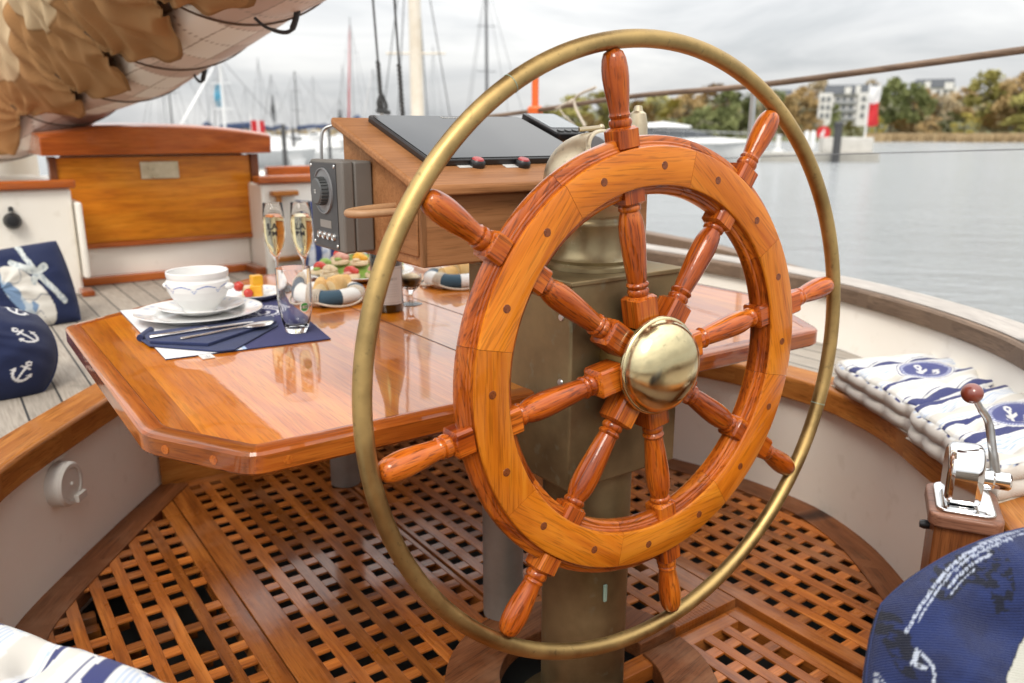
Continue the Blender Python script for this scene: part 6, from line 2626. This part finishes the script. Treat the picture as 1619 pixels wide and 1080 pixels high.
# reeds
rd = MB()
RR_ = random.Random(5)
for i in range(5200):
    px_ = RR_.uniform(1368, 1760)
    p = at(px_, SH + 6 * RR_.random() - 2.2 + 8 * noise.noise(Vector((px_ * 0.01, 0, 0))))
    h = RR_.uniform(0.8, 1.5)
    a = RR_.uniform(0, PI)
    wv = Vector((math.cos(a), math.sin(a), 0)) * RR_.uniform(0.07, 0.16)
    ln = Vector((RR_.uniform(-0.2, 0.2), RR_.uniform(-0.2, 0.2), 0))
    z0 = WZ + 0.0
    rd.add([p + wv + Vector((0, 0, z0)), p - wv + Vector((0, 0, z0)), p - wv * 0.5 + ln + Vector((0, 0, z0 + h)), p + wv * 0.5 + ln + Vector((0, 0, z0 + h))], [(0, 1, 2, 3)])
tag(rd.build("reed_bed", M["reed"], smooth=0, merge=False), "brown reed bed along the far shore", kind="stuff")
# far flat shore on the left, a wood that reads as one mass
fw_ = MB()
for i in range(5200):
    px_ = RR_.uniform(-150, 960)
    dist = RR_.uniform(330, 350) if px_ < 880 else RR_.uniform(300, 330)
    p = at(px_, dist)
    hmax = 1.6 + 1.6 * (0.5 + 0.5 * noise.noise(Vector((px_ * 0.012, 3, 0)))) + 2.2 * max(0, noise.noise(Vector((px_ * 0.05, 1, 0))))
    z = WZ + RR_.random() ** 1.3 * hmax
    a, r = RR_.uniform(0, PI), RR_.uniform(0.5, 1.1)
    u = Vector((math.cos(a), math.sin(a), RR_.uniform(-0.5, 0.5))) * r
    v = Vector((0, 0, 1)) * r * 0.7 + Vector((RR_.uniform(-0.3, 0.3), RR_.uniform(-0.3, 0.3), 0))
    c0 = p + Vector((0, 0, z))
    fw_.add([c0 - u, c0 + v, c0 + u, c0 - v], [(0, 1, 2, 3)], tone=RR_.random())
tag(fw_.build("far_wood", M["leaf_bare"], smooth=0, merge=False), "thin grey band of far trees along the left horizon", kind="stuff")


def tree_proto(name, n, seed, shape, leaf):
    rr = random.Random(seed)
    g = thing(name, "tree", "tree", (0, 0, 0), "trees on the far hillside")
    b = MB()
    tk = [(0, 0, 0), (0.01, 0.0, 0.2), (-0.01, 0.01, 0.45), (0.0, 0.0, 0.8)]
    b.tube(catmull(tk, 4), [0.028 - 0.0018 * i for i in range(13)], 7)
    limbs = []
    for k in range(8):
        a = k * 2.4 + rr.uniform(-0.4, 0.4)
        z = 0.25 + 0.06 * k
        e = Vector((math.cos(a) * rr.uniform(0.16, 0.3), math.sin(a) * rr.uniform(0.16, 0.3), z + rr.uniform(0.10, 0.25)))
        limbs.append(e)
        b.tube([(0, 0, z), e * 0.5 + Vector((0, 0, z * 0.5)), e], [0.012, 0.008, 0.004], 5)
    b.build("trunk", M["bark"], g)
    clumps = []
    for k in range(shape["clumps"]):
        a, ph = rr.uniform(0, 2 * PI), rr.random()
        z = shape["z0"] + (1 - shape["z0"] - 0.06) * ph
        R_ = shape["r"] * (math.sin(PI * min(0.97, max(0.06, (ph * 0.86 + 0.10)))) ** 0.8)
        rad = R_ * rr.random() ** 0.5
        clumps.append((Vector((math.cos(a) * rad, math.sin(a) * rad, z)), rr.uniform(0.06, 0.14) * shape.get("cs", 1), rr.uniform(-0.28, 0.28)))
    b = MB()
    for i in range(n):
        c0, cr_, tn = rr.choice(clumps)
        d = Vector((rr.gauss(0, 1), rr.gauss(0, 1), rr.gauss(0, 1)))
        d.normalize()
        p = c0 + d * cr_ * rr.random() ** 0.45
        u = Vector((rr.gauss(0, 1), rr.gauss(0, 1), rr.gauss(0, 1))).normalized()
        v = u.orthogonal().normalized()
        s = rr.uniform(0.016, 0.036)
        b.add([p - u * s, p + v * s * 0.7, p + u * s, p - v * s * 0.7], [(0, 1, 2, 3)], tone=min(1, max(0, 0.5 + tn + rr.uniform(-0.3, 0.3))))
    b.build("crown", M[leaf], g, smooth=0, merge=False)
    return g


rnd = {"clumps": 34, "z0": 0.22, "r": 0.36}
tall = {"clumps": 40, "z0": 0.12, "r": 0.25, "cs": 0.9}
bush = {"clumps": 26, "z0": 0.05, "r": 0.46, "cs": 1.2}
protos = {
    "green": tree_proto("broadleaf_tree", 2600, 1, rnd, "leaf_green"), "olive": tree_proto("autumn_tree", 2400, 2, rnd, "leaf_olive"),
    "brown": tree_proto("autumn_tree", 2200, 3, rnd, "leaf_brown"), "bare": tree_proto("bare_tree", 1300, 4, rnd, "leaf_bare"),
    "yellow": tree_proto("yellow_bush", 2000, 5, bush, "leaf_yellow"), "tallgreen": tree_proto("poplar_tree", 2600, 6, tall, "leaf_green"),
    "obush": tree_proto("autumn_bush", 2000, 7, bush, "leaf_olive"), "bbush": tree_proto("autumn_bush", 2000, 8, bush, "leaf_brown"), "gbush": tree_proto("green_bush", 2000, 9, bush, "leaf_green")}
KN = {"green": "dense dark green tree", "olive": "olive coloured autumn tree", "brown": "rusty brown autumn tree", "bare": "half bare greyish tree", "yellow": "bright yellow green bush", "tallgreen": "tall narrow green tree", "obush": "olive shrub", "bbush": "brown shrub", "gbush": "dark green shrub"}
TREES = [  # kind, px, distance, top y, base y, width px, where
    ("obush", 868, 200, 168, 222, 60, "just right of the orange pole"), ("olive", 905, 205, 150, 222, 84, "above the small display"), ("olive", 950, 215, 143, 222, 90, "left of the top spoke"),
    ("bbush", 935, 185, 180, 222, 60, "above the binnacle hood"), ("green", 985, 190, 168, 222, 60, "behind the top spoke"), ("brown", 1010, 220, 158, 220, 70, "right of the top spoke"), ("obush", 1008, 175, 178, 222, 42, "above the binnacle lamp"),
    ("yellow", 1062, 185, 158, 220, 72, "above the motor yacht's hardtop"), ("bbush", 1048, 172, 190, 220, 44, "behind the motor yacht's windows"), ("brown", 1085, 235, 142, 214, 80, "on the slope behind the motor yacht"), ("green", 1112, 175, 166, 222, 66, "behind the motor yacht's bow"),
    ("tallgreen", 1146, 178, 140, 222, 56, "left of the guard rail stanchion"), ("green", 1172, 185, 143, 220, 60, "right behind the guard rail stanchion"), ("brown", 1130, 245, 132, 205, 90, "high on the hill under the guard rail"),
    ("bare", 1205, 200, 138, 216, 66, "beside the upper right spoke handle"), ("bbush", 1240, 180, 165, 220, 60, "outside the brass ring at the right"), ("brown", 1262, 215, 136, 215, 78, "left of the white apartment house"), ("bare", 1290, 260, 124, 200, 70, "behind the left wing of the white house"),
    ("bbush", 1278, 170, 180, 221, 56, "below the left wing of the white house"), ("tallgreen", 1318, 178, 165, 200, 22, "before the white house's middle"), ("obush", 1345, 172, 192, 221, 44, "beside the jetty flag's foot"), ("gbush", 1312, 168, 196, 221, 40, "behind the dark pile"),
    ("yellow", 1388, 165, 186, 222, 30, "at the foot of the red banner"), ("green", 1407, 190, 119, 215, 80, "right of the red banner, the biggest"), ("green", 1440, 182, 128, 215, 62, "joining the biggest one at its right"), ("brown", 1455, 200, 140, 212, 62, "below the hilltop house at its left"),
    ("bare", 1486, 198, 150, 212, 64, "below the hilltop house"), ("bbush", 1430, 168, 188, 214, 70, "above the left end of the reed bed"), ("bbush", 1470, 166, 185, 214, 62, "above the reed bed left of the yellow bush"), ("yellow", 1524, 168, 179, 212, 46, "above the middle of the reed bed"),
    ("brown", 1518, 225, 138, 200, 76, "right of the hilltop house"), ("olive", 1555, 205, 110, 212, 80, "with the highest crown near the right edge"), ("bare", 1580, 230, 128, 200, 80, "between the two highest crowns at right"), ("brown", 1605, 200, 113, 212, 90, "at the right edge under the rail"),
    ("olive", 1640, 195, 120, 214, 90, "cut by the right edge"), ("bbush", 1570, 168, 178, 213, 70, "above the reeds right of the yellow bush"), ("obush", 1610, 166, 182, 213, 70, "above the reeds at the right edge"), ("bare", 1370, 250, 128, 200, 60, "behind the right wing of the white house"),
    ("gbush", 1500, 172, 176, 212, 50, "below the hilltop house near the yellow bush"), ("brown", 1690, 200, 118, 214, 90, "beyond the right edge"), ("green", 1224, 230, 140, 208, 60, "between the brass ring and the white house"), ("olive", 1035, 240, 146, 212, 86, "high on the hill behind the motor yacht"), ("gbush", 1088, 165, 192, 222, 46, "low behind the motor yacht's bow rail")]
used_k = set()
for kd, px_, dist, yt, yb, wpx, where in TREES:
    o = protos[kd] if kd not in used_k else dup(protos[kd])
    used_k.add(kd)
    p = at(px_, dist)
    z0, z1 = zpx(px_, yb + 4, dist), zpx(px_, yt, dist)
    wm = wpx * fwd_dist(px_, dist) / F
    rad = {"tallgreen": 0.62, "yellow": 1.08, "obush": 1.08, "bbush": 1.08, "gbush": 1.08}.get(kd, 0.88)
    o.location = (p.x, p.y, z0)
    o.scale = (wm / rad, wm / rad, (z1 - z0))
    o.rotation_euler = (0, 0, R.uniform(0, 6.28))
    o["label"] = KN[kd] + " " + where


def building(label, px0, px1, ytop, ybase, dist, parts):
    """parts: list of (kind, x0, x1, y0, y1, depth forward) in pixels of the facade plane"""
    pm_ = (px0 + px1) / 2
    c = at(pm_, dist)
    fd = flat_dir(pm_)
    sx = Vector((fd.y, -fd.x, 0))
    k = fwd_dist(pm_, dist) / F

    def X(px):
        return (px - pm_) * k

    def Z(y):
        return zpx(pm_, y, dist)
    g = thing("apartment_house", label, "building", (c.x, c.y, Z(ybase)))
    for kind, x0, x1, y0, y1, fwd_ in parts:
        b = MB()
        xm, zm = (X(x0) + X(x1)) / 2, (Z(y0) + Z(y1)) / 2
        hx_, hz_ = abs(X(x1) - X(x0)) / 2, abs(Z(y0) - Z(y1)) / 2
        dep = {"wall": 4.0, "window": 0.08, "balcony": 0.5, "roof": 4.3, "dormer": 1.2}[kind]
        if kind == "roof":
            vs = []
            for (sxx_, ins) in ((1, 0.0), (1, 0.22)):
                zz = zm - hz_ if ins == 0 else zm + hz_
                f = 1 - ins * min(1, 6 / max(1, hx_ * 4))
                dd2 = dep * (1 - ins * 2.4)
                for a_, b2 in ((-1, -1), (1, -1), (1, 1), (-1, 1)):
                    vs.append(c + sx * (xm + a_ * hx_ * f) - fd * (fwd_ - (b2 + 1) / 2 * 8 - (0 if b2 > 0 else ins * 5)) + Vector((0, 0, zz)))
            b.add(vs, [(0, 1, 2, 3), (4, 5, 6, 7), (0, 1, 5, 4), (1, 2, 6, 5), (2, 3, 7, 6), (3, 0, 4, 7)])
        else:
            q = c + sx * xm - fd * (fwd_ - dep) + Vector((0, 0, zm))
            b.obox(q, sx, fd, (0, 0, 1), hx_, dep, hz_)
        mat_ = {"wall": "render_wall", "window": "facade_window", "balcony": "mast_grey", "roof": "slate", "dormer": "render_wall"}[kind]
        b.build(kind, M[mat_], g, smooth=0)
    return g


P_ = [("wall", 1294, 1378, 148, 198, 0.0), ("wall", 1294, 1314, 147, 200, 0.9), ("wall", 1350, 1377, 147, 200, 0.9), ("roof", 1300, 1378, 134, 149, 0.6), ("dormer", 1330, 1339, 138, 149, 0.8), ("dormer", 1345, 1352, 136, 150, 0.8)]
for y in (153, 166, 179):
    for x in (1298, 1306, 1355, 1366):
        P_.append(("window", x, x + 5, y, y + 8, 1.0))
    for x in (1318, 1327, 1337):
        P_.append(("window", x, x + 7, y, y + 9, 0.1))
    P_.append(("balcony", 1316, 1348, y + 7, y + 11, 0.6))
building("white apartment house with dark slate roof beside the red banner", 1294, 1378, 134, 198, 212, P_)
P2_ = [("wall", 1436, 1500, 138, 172, 0.0), ("roof", 1440, 1496, 125, 139, 0.4), ("dormer", 1455, 1463, 129, 139, 0.6), ("dormer", 1482, 1494, 131, 142, 0.6)]
for y in (143, 155):
    for x in (1440, 1449, 1459, 1472, 1481, 1490):
        P2_.append(("window", x, x + 5, y, y + 8, 0.1))
building("pale apartment house with dark roof on top of the hill at the right", 1436, 1500, 125, 172, 285, P2_)
P3_ = [("wall", 1225, 1246, 150, 175, 0.0), ("roof", 1223, 1248, 142, 151, 0.4), ("window", 1229, 1234, 155, 163, 0.1), ("window", 1238, 1243, 155, 163, 0.1)]
building("small pale house with grey roof among trees inside the brass ring's right side", 1225, 1246, 142, 175, 270, P3_)

# ------------------------------------------------------------------ sky and light
scn.world = bpy.data.worlds.new("World")
scn.world.use_nodes = True
nt = scn.world.node_tree
L = nt.links
bgn = nt.nodes["Background"]
sky = nt.nodes.new("ShaderNodeTexSky")
sky.sky_type = "NISHITA"
sky.sun_disc = False
SUN = Vector((-0.48, -0.52, 0.80)).normalized()
sky.sun_elevation = math.asin(SUN.z)
sky.sun_rotation = math.atan2(SUN.x, SUN.y)
sky.air_density = 1.0
sky.dust_density = 2.5
tc = nt.nodes.new("ShaderNodeTexCoord")
mp = nt.nodes.new("ShaderNodeMapping")
mp.inputs["Scale"].default_value = (1.8, 1.8, 7.5)
mp.inputs["Location"].default_value = (0.3, 0.1, 0.4)
L.new(tc.outputs["Generated"], mp.inputs[0])
nz = nt.nodes.new("ShaderNodeTexNoise")
nz.inputs["Scale"].default_value = 1.6
nz.inputs["Detail"].default_value = 7
nz.inputs["Roughness"].default_value = 0.55
nz.inputs["Distortion"].default_value = 0.5
L.new(mp.outputs[0], nz.inputs["Vector"])
cl = ramp(nt, [(0.34, (4.6, 4.8, 4.95)), (0.47, (6.5, 6.56, 6.6)), (0.62, (8.3, 8.25, 8.1))], nz.outputs["Fac"])
spz = nt.nodes.new("ShaderNodeSeparateXYZ")
L.new(tc.outputs["Generated"], spz.inputs[0])
up_ = mathn(nt, "ADD", 0.79, mathn(nt, "MULTIPLY", mathn(nt, "MAXIMUM", spz.outputs[2], 0.0), 2.7))
vm = nt.nodes.new("ShaderNodeVectorMath")
vm.operation = "SCALE"
L.new(cl.outputs[0], vm.inputs[0])
L.new(up_, vm.inputs["Scale"])
mx = mixc(nt, sky.outputs[0], vm.outputs[0], 0.92)
L.new(mx, bgn.inputs["Color"])
bgn.inputs["Strength"].default_value = 0.10
sl = bpy.data.lights.new("sun", "SUN")
sl.energy = 1.6
sl.angle = math.radians(20)
sl.color = (1.0, 0.93, 0.83)
so_ = bpy.data.objects.new("sun", sl)
COL.objects.link(so_)
so_.rotation_euler = SUN.to_track_quat("Z", "Y").to_euler()
so_.location = (-5, -5, 12)

cam = bpy.data.cameras.new("camera")
cam.sensor_width = 36
cam.sensor_fit = "HORIZONTAL"
cam.lens = F / 1619 * 36
cam.clip_start = 0.02
cam.clip_end = 6000
cam.dof.use_dof = True
cam.dof.focus_distance = 1.20
cam.dof.aperture_fstop = 4.2
co = bpy.data.objects.new("camera", cam)
COL.objects.link(co)
mw = Matrix((RT, UP, -FW)).transposed().to_4x4()
mw.translation = EYE
co.matrix_world = mw
scn.camera = co
scn.view_settings.view_transform = "Standard"
scn.view_settings.look = "None"
scn.view_settings.exposure = 0.32
scn.view_settings.gamma = 1.0
try:
    scn.cycles.use_denoising = True
    scn.cycles.max_bounces = 12
    scn.cycles.caustics_reflective = False
    scn.cycles.caustics_refractive = False
    scn.cycles.blur_glossy = 1.0
except Exception:
    pass
